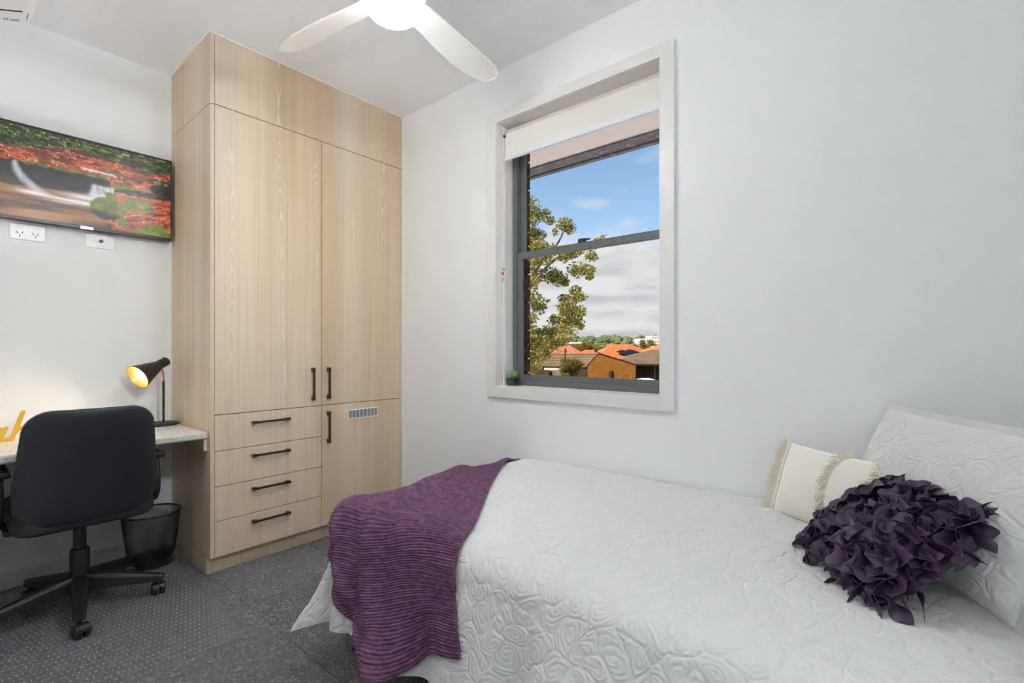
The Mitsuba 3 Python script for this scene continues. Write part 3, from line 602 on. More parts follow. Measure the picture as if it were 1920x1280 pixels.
so, sx, sy = np.array([-.440, -1.830, .7165]), unit((.12, 1, 0)), np.array([0, 0, 1.0])
sz = np.cross(sx, sy)
obj('body', basis(ext(lp, .022), so - sz * .022, sx, sy, sz), 'mat_letter_side', sg, 30)
obj('face', basis(ext(lp.buffer(-.0004), .0015), so, sx, sy, sz), 'mat_gold', sg, 30, label='shiny gold letter faces')

# ------------------------------------------------------------------ office chair
oc = 'office_chair'
tag(oc, 'black leather office chair pulled up to the desk, seen from behind', 'office chair')
CX, CY = -.13, -1.63
def rpoly(pts, r, n=96):
    q = Polygon(pts).buffer(-r).buffer(r, quad_segs=12).exterior
    return np.array([q.interpolate(t, normalized=True).coords[0] for t in np.linspace(0, 1, n, endpoint=False)])
def puff(outline, t_front, t_back, k=14, pw=.5, edge=.012):
    """closed cushion over a star-shaped outline: (a, b, thickness)"""
    c = outline.mean(0); s = np.r_[np.cos(np.linspace(0, np.pi / 2, k))]; s[-1] = 0.0
    rings = []
    for q in s: rings.append(np.c_[c + (outline - c) * q, np.full(len(outline), edge + t_front * (1 - q ** 6) ** pw)])
    front = rings[::-1]
    back = [np.c_[c + (outline - c) * q, np.full(len(outline), -edge - t_back * (1 - q ** 6) ** pw)] for q in s]
    P = np.array(front + back); P = np.concatenate([P, P[:, :1]], 1)
    return P
def outline_grid(P):
    a, b = P.shape[:2]; m = grid(P); m = trimesh.Trimesh(m.vertices, m.faces, process=True, merge_norm=True, merge_tex=True); return m
ol = rpoly([(-.222, .445), (.222, .445), (.224, .60), (.195, .895), (-.195, .895), (-.224, .60)], .085, 120)
def back_bend(P):
    y, z, t = P[..., 0], P[..., 1], P[..., 2]
    x = .235 + .16 * (z - .45) + .10 * (z - .62) ** 2 - .9 * y ** 2 + t
    return np.stack([CX + x, CY + y, z], -1)
P = back_bend(puff(ol, .016, .060))
bk = obj('backrest', outline_grid(P), 'mat_leather', oc, 50)
c = ol.mean(0)
for q, off in ((.985, .017), (.955, .0235)):
    L = c + (ol - c) * q; Lp = back_bend(np.c_[L, np.full(len(L), off if q < .95 else .012)])
    obj('piping', tube(Lp, .0042 if q > .95 else .0022, 6, closed=True), 'mat_leather', bk, True)
so_ = rpoly([(-.25, -.225), (.235, -.225), (.235, .225), (-.25, .225)], .07, 96)
P = puff(so_, .045, .030, 12, .5, .018); P = np.stack([CX + P[..., 0], CY + P[..., 1], .452 + P[..., 2] - .25 * np.clip(P[..., 0] - .12, 0, 1) ** 1.0 * .3], -1)
obj('seat', outline_grid(P), 'mat_leather', oc, 50)
for s in (-1, 1):
    yy = CY + s * .250
    a = obj('armrest', cat([bx(CX - .20, CX + .13, yy - .032, yy + .032, .630, .655, .007)]), 'mat_black_plastic', oc, 40)
    path = spline([(CX - .16, yy, .635), (CX - .175, yy, .58), (CX - .10, yy + s * .004, .50), (CX + .02, yy + s * .002, .425), (CX + .10, yy, .46), (CX + .115, yy, .55), (CX + .09, yy, .635)], 40)
    t = tube(path, .010, 10); t.vertices[:, 1] = yy + (t.vertices[:, 1] - yy) * 1.5
    obj('bracket', t, 'mat_black_plastic', a, True)
    obj('plate', bx(CX - .06, CX + .12, yy - s * .055, yy - s * .012, .405, .425, .004), 'mat_black_plastic', a)
obj('mechanism', cat([bx(CX - .10, CX + .12, CY - .075, CY + .075, .385, .418, .008)]), 'mat_black_plastic', oc)
obj('column', cat([lathe([(0, .06), (.034, .06), (.034, .255), (.030, .262), (.022, .266), (.022, .40), (0, .40)], 28, (CX, CY, 0))]), 'mat_black_plastic', oc, 35)
obj('lever', tube([(CX + .03, CY + .05, .40), (CX + .04, CY + .16, .396), (CX + .04, CY + .20, .385), (CX + .04, CY + .245, .380)], [.005, .005, .008, .009], 10), 'mat_black_plastic', oc, 40)
for i in range(5):
    a = math.radians(-8.4 + 72 * i); u = np.array([math.cos(a), math.sin(a), 0]); v = np.array([-u[1], u[0], 0]); c0 = np.array([CX, CY, 0])
    ringpts = []
    for r_, w_, z0_, z1_ in ((.02, .030, .085, .150), (.10, .026, .090, .140), (.20, .022, .082, .118), (.285, .020, .068, .098), (.302, .015, .070, .094)):
        ringpts += [c0 + u * r_ + v * (sgn * ww) + np.array([0, 0, z]) for sgn in (-1, 1) for ww, z in ((w_, z0_), (w_, z1_ - .012), (w_ * .6, z1_))]
    leg = obj('leg', trimesh.convex.convex_hull(np.array(ringpts)), 'mat_black_plastic', oc, 30)
    cc = c0 + u * .285; b = a + [0.4, 1.9, -.8, 2.6, .9][i]; d = np.array([math.cos(b), math.sin(b), 0]); e = np.array([-d[1], d[0], 0])
    ct = obj('caster', cat([cyl(cc + [0, 0, .05], cc + [0, 0, .08], .008, 12)] + [tube([cc + d * .012 + e * (s * .006) + [0, 0, .0275], cc + d * .012 + e * (s * .022) + [0, 0, .0275], cc + d * .012 + e * (s * .026) + [0, 0, .0275]], [.0265, .0265, .020], 24) for s in (-1, 1)]), 'mat_black_plastic', leg, 35)
    hood = trimesh.convex.convex_hull(np.array([cc + d * (.012 + .029 * math.cos(t)) + e * (s * .012) + [0, 0, .0275 + .029 * math.sin(t)] for t in np.linspace(.1, 2.6, 10) for s in (-1, 1)]))
    obj('hood', hood, 'mat_black_plastic', ct, 40)

# ------------------------------------------------------------------ clear chair mat
def mat_outline():
    q = Polygon([(.634, -1.249), (-.585, -1.185), (-.56, -2.04), (.675, -2.04)]).buffer(-.012).buffer(.012)
    return q
mo = mat_outline()
m = extrude_polygon(mo, .0022, engine='earcut'); m.apply_translation([0, 0, .0008])
cm = 'chair_mat'
tag(cm, 'clear plastic chair mat with small raised studs lying on the grey carpet', 'chair mat')
obj('sheet', m, 'mat_chair_mat', cm)
studs = []
base = trimesh.creation.icosphere(0, .0026)
e1, e2 = unit((1, -.052, 0)), unit((.052, 1, 0))
for i in range(-30, 30):
    for j in range(-60, 60):
        p = np.array([0, -1.6, 0]) + e1 * (i * .034) + e2 * (j * .0165 + (i % 2) * .008)
        if mo.buffer(-.012).contains(sbox(p[0] - .001, p[1] - .001, p[0] + .001, p[1] + .001)):
            b = base.copy(); b.vertices *= [1, 1, .6]; b.apply_translation([p[0], p[1], .0032]); studs.append(b)
obj('stud', cat(studs), 'mat_stud', cm, True, kind='stuff')

# ------------------------------------------------------------------ wire mesh waste bin
wb = 'waste_bin'
tag(wb, 'round black wire-mesh waste bin under the desk next to the wardrobe', 'waste bin')
BX, BY, BH, R0, R1 = -.415, -1.305, .275, .098, .128
obj('base', lathe([(0, .006), (R0, .006), (R0 + .002, .04), (R0 + .0005, .04), (R0 - .002, .010), (0, .010)], 40, (BX, BY, 0)), 'mat_black_metal', wb, 30)
gg = np.linspace(0, 2 * np.pi, 48, endpoint=False)
obj('rim', tube(np.c_[BX + R1 * np.cos(gg), BY + R1 * np.sin(gg), np.full(48, BH)], .0045, 8, closed=True), 'mat_black_metal', wb, True)
wires = []
for sg_ in (-1, 1):
    for i in range(84):
        t = np.linspace(0, 1, 9); a = 2 * np.pi * i / 84 + sg_ * t * 2.1; r = R0 + (R1 - R0) * t
        wires.append(tube(np.c_[BX + r * np.cos(a), BY + r * np.sin(a),   .012 + (BH - .012) * t], .0009, 3, caps=False))
obj('mesh', cat(wires), 'mat_black_metal', wb, kind='stuff')

# ------------------------------------------------------------------ bed
BX0, BX1, BY0, BY1, BZT, RO = 1.065, 3.20, -1.09, -.02, .560, .075
bb = 'bed_base'
tag(bb, 'dark fabric single bed base on chrome legs beneath the white coverlet', 'bed')
obj('frame', bx(BX0 + .03, BX1, BY0 + .03, BY1 - .03, .13, .30, .01), 'mat_dark_fabric', bb)
for (x, y) in ((1.105, -1.020), (1.12, -.16), (2.95, -.96), (2.95, -.16)):
    l = obj('leg', cat([cyl((x, y, .055), (x, y, .131), .012, 16), lathe([(0, .068), (.026, .068), (.030, .060), (.030, .050), (0, .050)], 24, (x, y, 0))]), 'mat_chrome', bb, 35, label='chrome castor leg')
    obj('wheel', cat([tube([(x - .072, y - .013, .029), (x - .072, y + .013, .029)], .0285, 28), tube([(x - .072, y + (s_), .029) for s_ in (-.0135, .0135)], .012, 16), cyl((x - .072, y, .029), (x, y, .060), .008, 10)]), 'mat_chrome', l, 40)
obj('mattress', bx(BX0 + .03, BX1, BY0 + .03, BY1 - .02, .301, .520, .03), 'mat_cotton', label='white mattress hidden under the coverlet', cat='mattress')
def bed_surface(A, B, lift=0.0):
    """point on the draped cloth for the flat cloth coordinates A (along the bed), B (across)"""
    x0, y0, ro = BX0 + RO, BY0 + RO, RO
    dx, dy = np.maximum(x0 - A, 0), np.maximum(y0 - B, 0)
    e = np.hypot(dx, dy); th = np.arctan2(dy, dx)
    ux, uy = -np.where(e > 0, np.cos(th), 0), -np.where(e > 0, np.sin(th), 0)
    corner = np.sin(2 * th) ** 2 * (dx > 0) * (dy > 0)
    s = np.where(dx > dy, B, A)
    fl_ = .27 + .14 * corner + .05 * np.sin(s * 9.0 + 1.0) * (1 - corner)
    pe = np.arccos(fl_); L = ro * pe; ph = np.minimum(e, L) / ro; t = np.maximum(e - L, 0)
    rip = (.020 * np.sin(s * 21.0 + 2.1) + .012 * np.sin(s * 38 + .5)) * np.clip(t / .25, 0, 1) ** 1.4 * (1 - .4 * corner)
    rip = rip + .05 * np.sin(th * 8.0 - 1.2) * np.clip(t / .3, 0, 1) ** 1.3 * corner
    out = ro * np.sin(ph) + t * fl_ + rip
    dz = -ro * (1 - np.cos(ph)) - t * np.sqrt(1 - fl_ ** 2)
    Q = np.stack([A, B, A * 0], -1)
    crown = .012 * np.sin(np.pi * np.clip((B - BY0) / (BY1 - BY0), 0, 1)) + .010 * (meshkit.noise(Q * 3.1) - .5) + .004 * (meshkit.noise(Q * 9.0, 4) - .5)
    cx, cy = np.maximum(A, x0), np.maximum(B, y0)
    z = BZT + crown * np.clip(1 - e / .1, 0, 1) + dz - .02 * np.clip((B + .06) / .05, 0, 1) ** 2
    return np.stack([cx + ux * out, cy + uy * out, z], -1)
# coverlet: the stitched relief is real, a few millimetres deep
ua_ = np.linspace(BX0 - .228, BX1 - .02, 1000)
va_ = np.linspace(BY0 - .342, BY1 + .008, 620)
A_, B_ = np.meshgrid(ua_, va_, indexing='ij')
P = bed_surface(A_, B_); N_ = gnormals(P)
if N_[500, 500, 2] < 0: N_ = -N_
border = np.minimum(np.minimum(A_ - ua_[0], B_ - va_[0]), .02) / .02
P = P + N_ * (.0036 * quilt_relief(A_, B_, 17.0) * border + .0012 * meshkit.noise(np.stack([A_ * 70, B_ * 70, A_ * 0], -1), 8))[..., None]
mesh, sel = sheet(P, .004, 6, N_)
uvq = sel(np.stack([A_, B_], -1))
obj('coverlet', mesh, 'mat_quilt', smooth=True, uv=uvq, label='white quilted coverlet draped over the bed down to near the floor', cat='bedspread')
# knitted throw
def throw():
    nu, nv = 300, 1000
    u, v = np.linspace(0, 1, nu), np.linspace(0, 1, nv)
    vs = np.array([0, .25, .5, .68, .78, .9, 1.0])
    left = np.array([(.90, -.05), (.90, -.35), (.92, -.70), (.985, -1.10), (1.055, -1.245), (1.215, -1.373), (1.378, -1.493)])
    right = np.array([(1.065, -.03), (1.20, -.36), (1.44, -.70), (1.64, -1.01), (1.685, -1.10), (1.712, -1.20), (1.747, -1.307)])
    from scipy.interpolate import PchipInterpolator as PI
    Lf, Rt = PI(vs, left)(v), PI(vs, right)(v)
    U, V = np.meshgrid(u, v, indexing='ij')
    wig = .012 * np.sin(V * 17 + U * 3) * (U - .5)
    A = Lf[:, 0][None] + (Rt - Lf)[:, 0][None] * U + wig; B = Lf[:, 1][None] + (Rt - Lf)[:, 1][None] * U + .5 * wig
    B = B + .018 * np.sin(U * 9 + 1) * np.clip(V - .3, 0, 1) * (V < 1.1)
    P = bed_surface(A, B); N = gnormals(P)
    if N[..., 2].mean() < 0: N = -N
    # soft folds along the length
    fold = .034 * np.exp(-((U - .40 - .10 * np.sin(V * 4)) / .07) ** 2) * np.clip((V - .30) * 4, 0, 1) + .022 * np.exp(-((U - .17 + .05 * V) / .05) ** 2) * np.clip((V - .4) * 4, 0, 1)
    fold += .016 * np.exp(-((U - .70 + .25 * (1 - V)) / .06) ** 2) * np.clip((.85 - V) * 4, 0, 1) * np.clip(V * 6, 0, 1) + .012 * meshkit.noise(np.stack([U * 4, V * 9, U * 0], -1), 2)
    fold += .030 * np.exp(-((U - .10) / .13) ** 2 - ((V - .66) / .10) ** 2)
    fold += .022 * np.exp(-((V - .0) / .045) ** 2) * np.exp(-((U - .85) / .35) ** 2)
    edge_r = np.minimum(np.minimum(U, 1 - U) * .62, np.minimum(V, 1 - V) * 1.5)
    # length along the cloth gives the knit rows their even pitch
    s = V * 1.56; w = U * .64
    pair = s / .0205; f = pair - np.floor(pair); w2 = w + .0016 * np.sin(pair * 1.7)
    ridge = np.sqrt(np.clip(1 - ((f - .25) / .25) ** 2, 0, 1)) * (f < .5)
    q = w2 / .0125 + (f - .75) * 1.7; t = q - np.floor(q)
    braid = np.sqrt(np.clip(1 - ((f - .75) / .26) ** 2, 0, 1)) * (f >= .5) * (.25 + .75 * np.sqrt(np.clip(4 * t * (1 - t), 0, 1)))
    q2 = w2 / .0105; t2 = q2 - np.floor(q2)
    h = .0080 * (ridge * (.78 + .22 * np.sin(t2 * np.pi)) + .92 * braid)
    h += .0012 * meshkit.noise(np.stack([w * 160, s * 160, w * 0], -1), 6)
    lift = .0095 + fold + h
    return P + N * lift[..., None], np.stack([w, s], -1), N
P, uvt, N_ = throw()
m, sel = sheet(P, .0085, 6, N_)
obj('throw_blanket', m, 'mat_knit', smooth=True, uv=sel(uvt), label='chunky purple knitted throw draped over the foot of the bed', cat='blanket')

# ------------------------------------------------------------------ pillows and cushions
def cushion(w, h, t, n=64, ear=.06, p=2.4, quilt=0.0):
    a = np.linspace(-1, 1, n); a = .6 * a + .4 * np.sin(a * np.pi / 2); X, Y = np.meshgrid(a, a, indexing='ij')
    k = np.clip((1 - np.abs(X) ** p) * (1 - np.abs(Y) ** p), 0, 1) ** .55
    x = w / 2 * X * (1 - ear * (1 - Y ** 2) * np.abs(X) ** 2); y = h / 2 * Y * (1 - ear * (1 - X ** 2) * np.abs(Y) ** 2)
    wr = .05 * (meshkit.noise(np.stack([X * 3 + 5, Y * 3, X * 0], -1), 3) - .5)
    F_ = np.stack([x, y, t / 2 * k * (1 + wr) + (quilt * quilt_relief(x + w * 3, y + t, 17.0) * np.clip(k * 3, 0, 1) if quilt else 0)], -1); G_ = np.stack([x, y, -t / 2 * k], -1)
    fm, gm = grid(F_), grid(G_)
    uv = np.stack([x, y], -1).reshape(-1, 2)
    m = trimesh.Trimesh(np.vstack([fm.vertices, gm.vertices]), np.vstack([fm.faces, gm.faces[:, ::-1] + len(fm.vertices)]), process=False)
    return m, np.vstack([uv, uv])
def frame3(o, w, up):
    w = unit(w); up = np.asarray(up, float); up = unit(up - w * (up @ w)); return np.asarray(o, float), w, up, np.cross(w, up)
def flange(w, h, wd_, ear):
    n = 30; a = np.linspace(-1, 1, n)
    edge = [(x, -1) for x in a] + [(1, y) for y in a[1:]] + [(x, 1) for x in a[::-1][1:]] + [(-1, y) for y in a[::-1][1:-1]]
    e = np.array(edge); X, Y = e[:, 0], e[:, 1]
    x = w / 2 * X * (1 - ear * (1 - Y ** 2) * np.abs(X) ** 2); y = h / 2 * Y * (1 - ear * (1 - X ** 2) * np.abs(Y) ** 2)
    inn = np.c_[x, y] * .97; out = np.c_[x + np.sign(X) * (np.abs(X) > .999) * wd_, y + np.sign(Y) * (np.abs(Y) > .999) * wd_]
    z = .006 * np.sin(np.arange(len(x)) * .8)
    P = np.stack([np.c_[inn, z * 0], np.c_[(inn + out) / 2, z * .5], np.c_[out, z]], 0); P = np.concatenate([P, P[:, :1]], 1)
    return shell(P, .004), P
def sham(label, o, w, up, ww, hh, tt, fw=.028):
    pk = key('pillow'); tag(pk, label, 'pillow')
    o, ex_, ey_, ez_ = frame3(o, w, up)
    m, uv = cushion(ww, hh, tt, 260, .05, 2.4, .0036)
    obj('case', basis(m, o, ex_, ey_, ez_), 'mat_sham', pk, True, uv=uv)
    m, _ = flange(ww, hh, fw, .05)
    obj('border', basis(m, o, ex_, ey_, ez_), 'mat_sham', pk, 40)
    return pk
pw = unit((.50, -.866, 0)); pup = unit((.30, .17, .92))
bl = np.array([2.515, -.115, .575])
sham('large white quilted pillow propped against the bed head behind the purple cushion', np.array([2.712, -.352, .757]), pw, pup, .66, .385, .165, .020)
sham('white quilted pillow lying flat at the right edge of the bed', np.array([3.01, -.865, .652]), (1, 0, 0), (0, 1, 0), .35, .27, .13, .012)
sham('white pillow standing behind the large quilted pillow at the bed head', np.array([3.135, -.42, .775]), unit((.06, -1, 0)), unit((.16, 0, .98)), .64, .36, .12)
# fringed cushion
fo, fw_, fu, fz = frame3((0, 0, 0), (.84, -.54, 0), (.28, .20, .9))
fc = 'fringed_cushion'
tag(fc, 'cream cotton cushion with tassel fringes leaning by the window wall', 'cushion')
fo = np.array([2.475, -.215, .676])
m, uv = cushion(.40, .25, .15, 60, .05)
obj('case', basis(m, fo, fw_, fu, fz), 'mat_cotton', fc, True, uv=uv)
def fringe(x0, side, n, seed, length=.045):
    r = np.random.default_rng(seed); out = []
    for i in range(n):
        y = (i + r.random()) / n * 2 - 1
        k = (max(0, (1 - abs(x0 / .20) ** 2.4) * (1 - abs(y) ** 2.4))) ** .55
        p0 = np.array([x0, y * .125, .065 * k + .001])
        d = unit((side * (.7 + .3 * r.random()), .45 * r.normal() + .25 * y, .25 * r.normal() + (.30 if abs(x0) < .19 else 0)))
        L = length * (.6 + .6 * r.random())
        p1 = p0 + d * L * .5 + [0, 0, .004]; p2 = p0 + d * L + np.array([0, -.008, .0]) + r.normal(size=3) * .003
        out.append(tube(np.array([p0, p1, p2]), [.0014, .0014, .0011], 4, caps=False))
    for i in range(n // 9):
        y = (i + .5) / (n // 9) * 2 - 1; k = (max(0, (1 - abs(x0 / .20) ** 2.4) * (1 - abs(y) ** 2.4))) ** .55
        b = trimesh.creation.icosphere(1, .0052); b.vertices *= [1.0, 1.25, .8]; b.apply_translation([x0 + side * .006, y * .12, .065 * k + .002]); out.append(b)
    return basis(cat(out), fo, fw_, fu, fz)
for i, (x0, sd) in enumerate(((-.198, -1), (.035, -1), (.155, -1))):
    obj('fringe', fringe(x0, sd, 460 if i == 0 else 380, 20 + i, .042 if i == 0 else .036), 'mat_fringe', fc, True, kind='stuff')
# ruffled cushion
Lc, Bc, Rc, Tc = map(np.array, ((2.430, -.505, .600), (2.650, -.765, .612), (2.780, -.622, .745), (2.605, -.345, .765)))
rc = 'ruffled_cushion'
tag(rc, 'dark purple satin cushion covered in ruffles leaning on the white pillow', 'cushion')
co = (Lc + Bc + Rc + Tc) / 4; cw = unit((Bc - Lc) + (Rc - Tc)); cu = (Tc - Lc) + (Rc - Bc); cu = unit(cu - cw * (cu @ cw)); cn = np.cross(cw, cu)
if cn[2] < 0: cw, cn = -cw, -cn
HW, HH = .158, .150
m, uv = cushion(2 * HW, 2 * HH, .10, 40, .04)
obj('case', basis(m, co - cn * .012, cw, cu, cn), 'mat_satin_2', rc, True)
rr = np.random.default_rng(11)
def ruffle(seed):
    r = np.random.default_rng(seed); n, k = 40, 8
    t = np.linspace(0, 1, n); q = np.linspace(0, 1, k)
    L = .110 + .05 * r.random(); hgt = .036 + .016 * r.random(); amp = .012 + .009 * r.random(); fr = 1.4 + 1.6 * r.random(); ph = r.random() * 6
    curl = r.uniform(-1.2, 1.2)
    Tm, Qm = np.meshgrid(t, q, indexing='ij')
    x = (Tm - .5) * L * (.55 + .45 * Qm); y = amp * np.sin(Tm * fr * 2 * np.pi + ph) * Qm ** .8 + curl * .02 * (Tm - .5) ** 2 * 4 + .018 * Qm ** 2
    z = hgt * Qm * (1 - .25 * Qm) * (1 - .5 * np.abs(2 * Tm - 1) ** 4) + .003 * np.sin(Tm * fr * 5 * np.pi + ph * 2) * Qm
    return shell(np.stack([x, y, z], -1), .0006)
protos = [ruffle(100 + i) for i in range(7)]
cells = [(i, j) for i in range(10) for j in range(10)]
for n_, (i, j) in enumerate(cells):
    a, b = ((i + .5) / 10 * 2 - 1) + rr.normal() * .05, ((j + .5) / 10 * 2 - 1) + rr.normal() * .05
    k = max(0, (1 - min(1, abs(a)) ** 2.4) * (1 - min(1, abs(b)) ** 2.4)) ** .55
    o = co - cn * .012 + cw * (a * HW) + cu * (b * HH) + cn * (.050 * k - .004)
    nrm = unit(cn + cw * a * .55 * abs(a) + cu * b * .55 * abs(b)); ang = rr.uniform(0, 2 * np.pi)
    t1 = unit(np.cross(nrm, cu)); t2 = np.cross(nrm, t1)
    e1_ = t1 * math.cos(ang) + t2 * math.sin(ang); e2_ = np.cross(nrm, e1_); sc = rr.uniform(.8, 1.15)
    obj('ruffle', basis(protos[n_ % 7], o, e1_ * sc, e2_ * sc, nrm * sc), f'mat_satin_{n_ % 3}', rc, 60)

# ------------------------------------------------------------------ roller blind
rb = 'roller_blind'
tag(rb, 'white roller blind rolled nearly all the way up in the window reveal', 'blind')
obj('roll', cyl((.895, .062, 2.352), (1.795, .062, 2.352), .024, 28), 'mat_roll', rb, 40)
obj('fabric', bx(.889, 1.797, .0360, .0368, 2.215, 2.345), 'mat_blind', rb)
obj('bottom_rail', bx(.887, 1.799, .028, .042, 2.193, 2.222, .004), 'mat_blind_rail', rb)
for x in (.866, 1.803): obj('bracket', bx(x, x + .010, .040, .090, 2.325, 2.390, .002), 'mat_white_plastic', rb)
obj('pin', cat([bx(.874, .882, .034, .040, 2.333, 2.345), bx(.884, .892, .034, .040, 2.328, 2.336)]), 'mat_tv_black', rb)
beads = []
for (x, y, z0) in ((.8685, .038, 1.585), (.8685, .056, 1.60)):
    z = np.arange(z0, 2.345, .009)
    beads.append(tube(np.c_[np.full(len(z), x), np.full(len(z), y), z], .0007, 4))
    b0 = trimesh.creation.icosphere(0, .0019)
    for q in z: b = b0.copy(); b.apply_translation([x, y, q]); beads.append(b)
obj('bead_chain', cat(beads), 'mat_white_plastic', rb, True, kind='stuff')
st = obj('safety_tag', bx(.864, .8655, .028, .066, 1.498, 1.578, .0005), 'mat_white_plastic', rb, label='small white and red safety tag on the chain')
obj('red_band', bx(.8654, .8662, .030, .064, 1.551, 1.568), 'mat_tag_red', st)
obj('print', cat([bx(.8654, .8661, .034, .060, 1.512 + .007 * i, 1.5145 + .007 * i) for i in range(5)]), 'mat_vent_grey', st)
obj('clip', cat([bx(.8635, .869, .036, .058, 1.578, 1.592, .001)]), 'mat_silver', st)

# ------------------------------------------------------------------ small succulent on the sill
sp = 'potted_succulent'
tag(sp, 'tiny green succulent in a square black pot on the window sill', 'potted plant')
PX, PY = .906, .085
def frustum(c, a0, a1, z0, z1):
    return trimesh.convex.convex_hull(np.array([[c[0] + sx_ * a, c[1] + sy_ * a, z] for a, z in ((a0, z0), (a1, z1)) for sx_ in (-1, 1) for sy_ in (-1, 1)]))
obj('pot', cat([frustum((PX, PY), .019, .026, WZ0, WZ0 + .042), frustum((PX, PY), .0275, .0275, WZ0 + .036, WZ0 + .043)]), 'mat_pot', sp)
obj('soil', bx(PX - .022, PX + .022, PY - .022, PY + .022, WZ0 + .040, WZ0 + .0445), 'mat_soil', sp)
for i in range(13):
    a = i * 2.4; tilt = .25 + .05 * i; L = .058 - .0012 * i
    d = np.array([math.cos(a) * math.sin(tilt), math.sin(a) * math.sin(tilt), math.cos(tilt)]); p0 = np.array([PX, PY, WZ0 + .043])
    pts = np.array([p0 + d * L * t + np.array([0, 0, -.012 * (1 - t) * t]) for t in (0, .25, .55, .8, 1)])
    pts[:, :2] = np.clip(pts[:, :2], (WX0 + .003, -1), (9, .130))
    t = tube(pts, [.005, .0065, .0055, .003, .0004], 7)
    obj('leaf', t, 'mat_aloe', sp, True)
# round painted cover on the wall above the window
obj('cover_plate', lathe([(0, -.004), (.024, -.004), (.027, -.001), (.027, 0), (0, 0)], 32).apply_transform(np.array([[1, 0, 0, 1.142], [0, 0, 1, 0], [0, -1, 0, 2.545], [0, 0, 0, 1.0]])), 'mat_wall', smooth=30, label='small round wall-coloured cover plate above the window corner', cat='cover plate')

# ------------------------------------------------------------------ outdoors: the neighbourhood lies turned 40 degrees to the room
def yd(r, f, z): return np.array([CAM[0], CAM[1], 0]) + np.array([.7670, .6416, 0]) * r + np.array([-.6416, .7670, 0]) * f + np.array([0, 0, 1.0]) * z
def yds(pts): return np.array([yd(*p) for p in pts])
def slab(quad, th):
    """a flat plate over four corners, th thick"""
    q = np.asarray(quad, float); n = np.cross(q[1] - q[0], q[3] - q[0]); n /= np.linalg.norm(n)
    return trimesh.convex.convex_hull(np.vstack([q, q - n * th]))
def terrain_z(f): return float(np.interp(f, [0, 60, 95, 150, 300, 480, 620, 900, 2500], [-3.2, -3.2, -2.2, .4, 3.6, 8.0, 10.0, 4.0, 0]))
fs = np.concatenate([np.linspace(3.5, 100, 20), np.linspace(110, 900, 40), [1400, 2500]]); rs = np.linspace(-1, 1, 50)
gp_ = np.array([[yd(r_ * (30 + f_ * 1.2), f_, terrain_z(f_)) for r_ in rs] for f_ in fs])
gm_ = grid(gp_); gm_.invert() if gm_.face_normals[:, 2].mean() < 0 else None
struct('ground', gm_, 'mat_ground', label='grassy ground rising to a far hill')

def courses(q0, q1, q2, q3, n, parent, m, name='tile_course', lift=.03):
    """rows of roof tiles from the eave (q0-q1) up to the ridge (q3-q2), each row overlapping the next lower one"""
    q0, q1, q2, q3 = map(np.asarray, (q0, q1, q2, q3)); nn = unit(np.cross(q1 - q0, q3 - q0)); nn = nn if nn[2] > 0 else -nn
    for i in range(n):
        a, b = i / n, (i + 1.12) / n
        A0, A1, B0, B1 = q0 + (q3 - q0) * a, q1 + (q2 - q1) * a, q0 + (q3 - q0) * min(b, 1), q1 + (q2 - q1) * min(b, 1)
        obj(name, trimesh.convex.convex_hull(np.array([A0 + nn * lift, A1 + nn * lift, A0, A1, B0 + nn * .012, B1 + nn * .012, B0, B1])), m, parent)
# orange brick house: gable wall at the right, grey tiled roof running away to the left
ha = 'brick_house'
tag(ha, 'bright orange brick gable house with a grey-brown ribbed roof behind the round bush', 'house')
E0, AP, E1 = np.array([4.68, 30.0]), np.array([5.48, 30.6]), np.array([8.47, 33.0])
ZE0, ZAP, ZE1 = .09, .86, .05
away = np.array([-.56, .83]); dpt = .5
wall = [(*E0, -3.2), (*E0, ZE0 - .06), (*AP, ZAP - .02), (*E1, ZE1), (*E1, -3.2)]
wall2 = [(*(np.array(p[:2]) + away * 7), p[2] - (.30 if p[2] > -1 else 0)) for p in wall]
obj('wall', trimesh.convex.convex_hull(np.vstack([yds(wall), yds(wall2)])), 'mat_orange_brick', ha)
obj('window', slab(yds([(6.42, 31.3, -.75), (6.60, 31.45, -.75), (6.60, 31.45, -.28), (6.42, 31.3, -.28)]) - np.array([-.0, .10, 0]), -.12), 'mat_ext_dark', ha)
L_ = 9.0
eL, aL = np.array([*(E0 + away * L_), -.06]), np.array([*(AP + away * L_), .84])
ov = (E0 - AP) * .12
courses(yd(*(E0 + ov), ZE0 - .07), yd(*(eL[:2] + ov), eL[2] - .07), yd(*aL), yd(*AP, ZAP + .02), 9, ha, 'mat_grey_tile', lift=.05)
obj('roof', slab([yd(*AP, ZAP + .03), yd(*(AP + away * L_), ZAP), yd(*(E1 + away * L_), ZE1 + .03), yd(*E1, ZE1 + .03)], .06), 'mat_red_tile', ha)
obj('barge', cat([tube([yd(*(AP), ZAP + .02), yd(*E1, ZE1 + .02)], .035, 6)]), 'mat_ext_dark', ha)
obj('vent_pipe', tube([yd(3.42, 31.0, .25), yd(3.42, 31.0, 1.22)], .045, 8), 'mat_ext_dark', ha)
obj('front_wall', slab(yds([(*(E0 - [.02, .05] + away * .02), -3.2), (*(E0 - [.02, .05] + away * 7), -3.2), (*(E0 - [.02, .05] + away * 7), -.06), (*(E0 - [.02, .05] + away * .02), .06)]), -.05), 'mat_dark_brick', ha)
obj('pillar', cat([bx(0, 1, 0, 1, 0, 1).apply_transform(np.array([[.30, 0, 0, yd(2.02, 29.2, 0)[0]], [0, .30, 0, yd(2.02, 29.2, 0)[1]], [0, 0, 3.0, -3.2], [0, 0, 0, 1]]))]), 'mat_dark_brick', ha)
obj('beam', slab(yds([(1.95, 29.2, -.10), (3.1, 29.2, -.12), (3.1, 29.2, .0), (1.95, 29.2, .02)]), .15), 'mat_ext_white', ha)
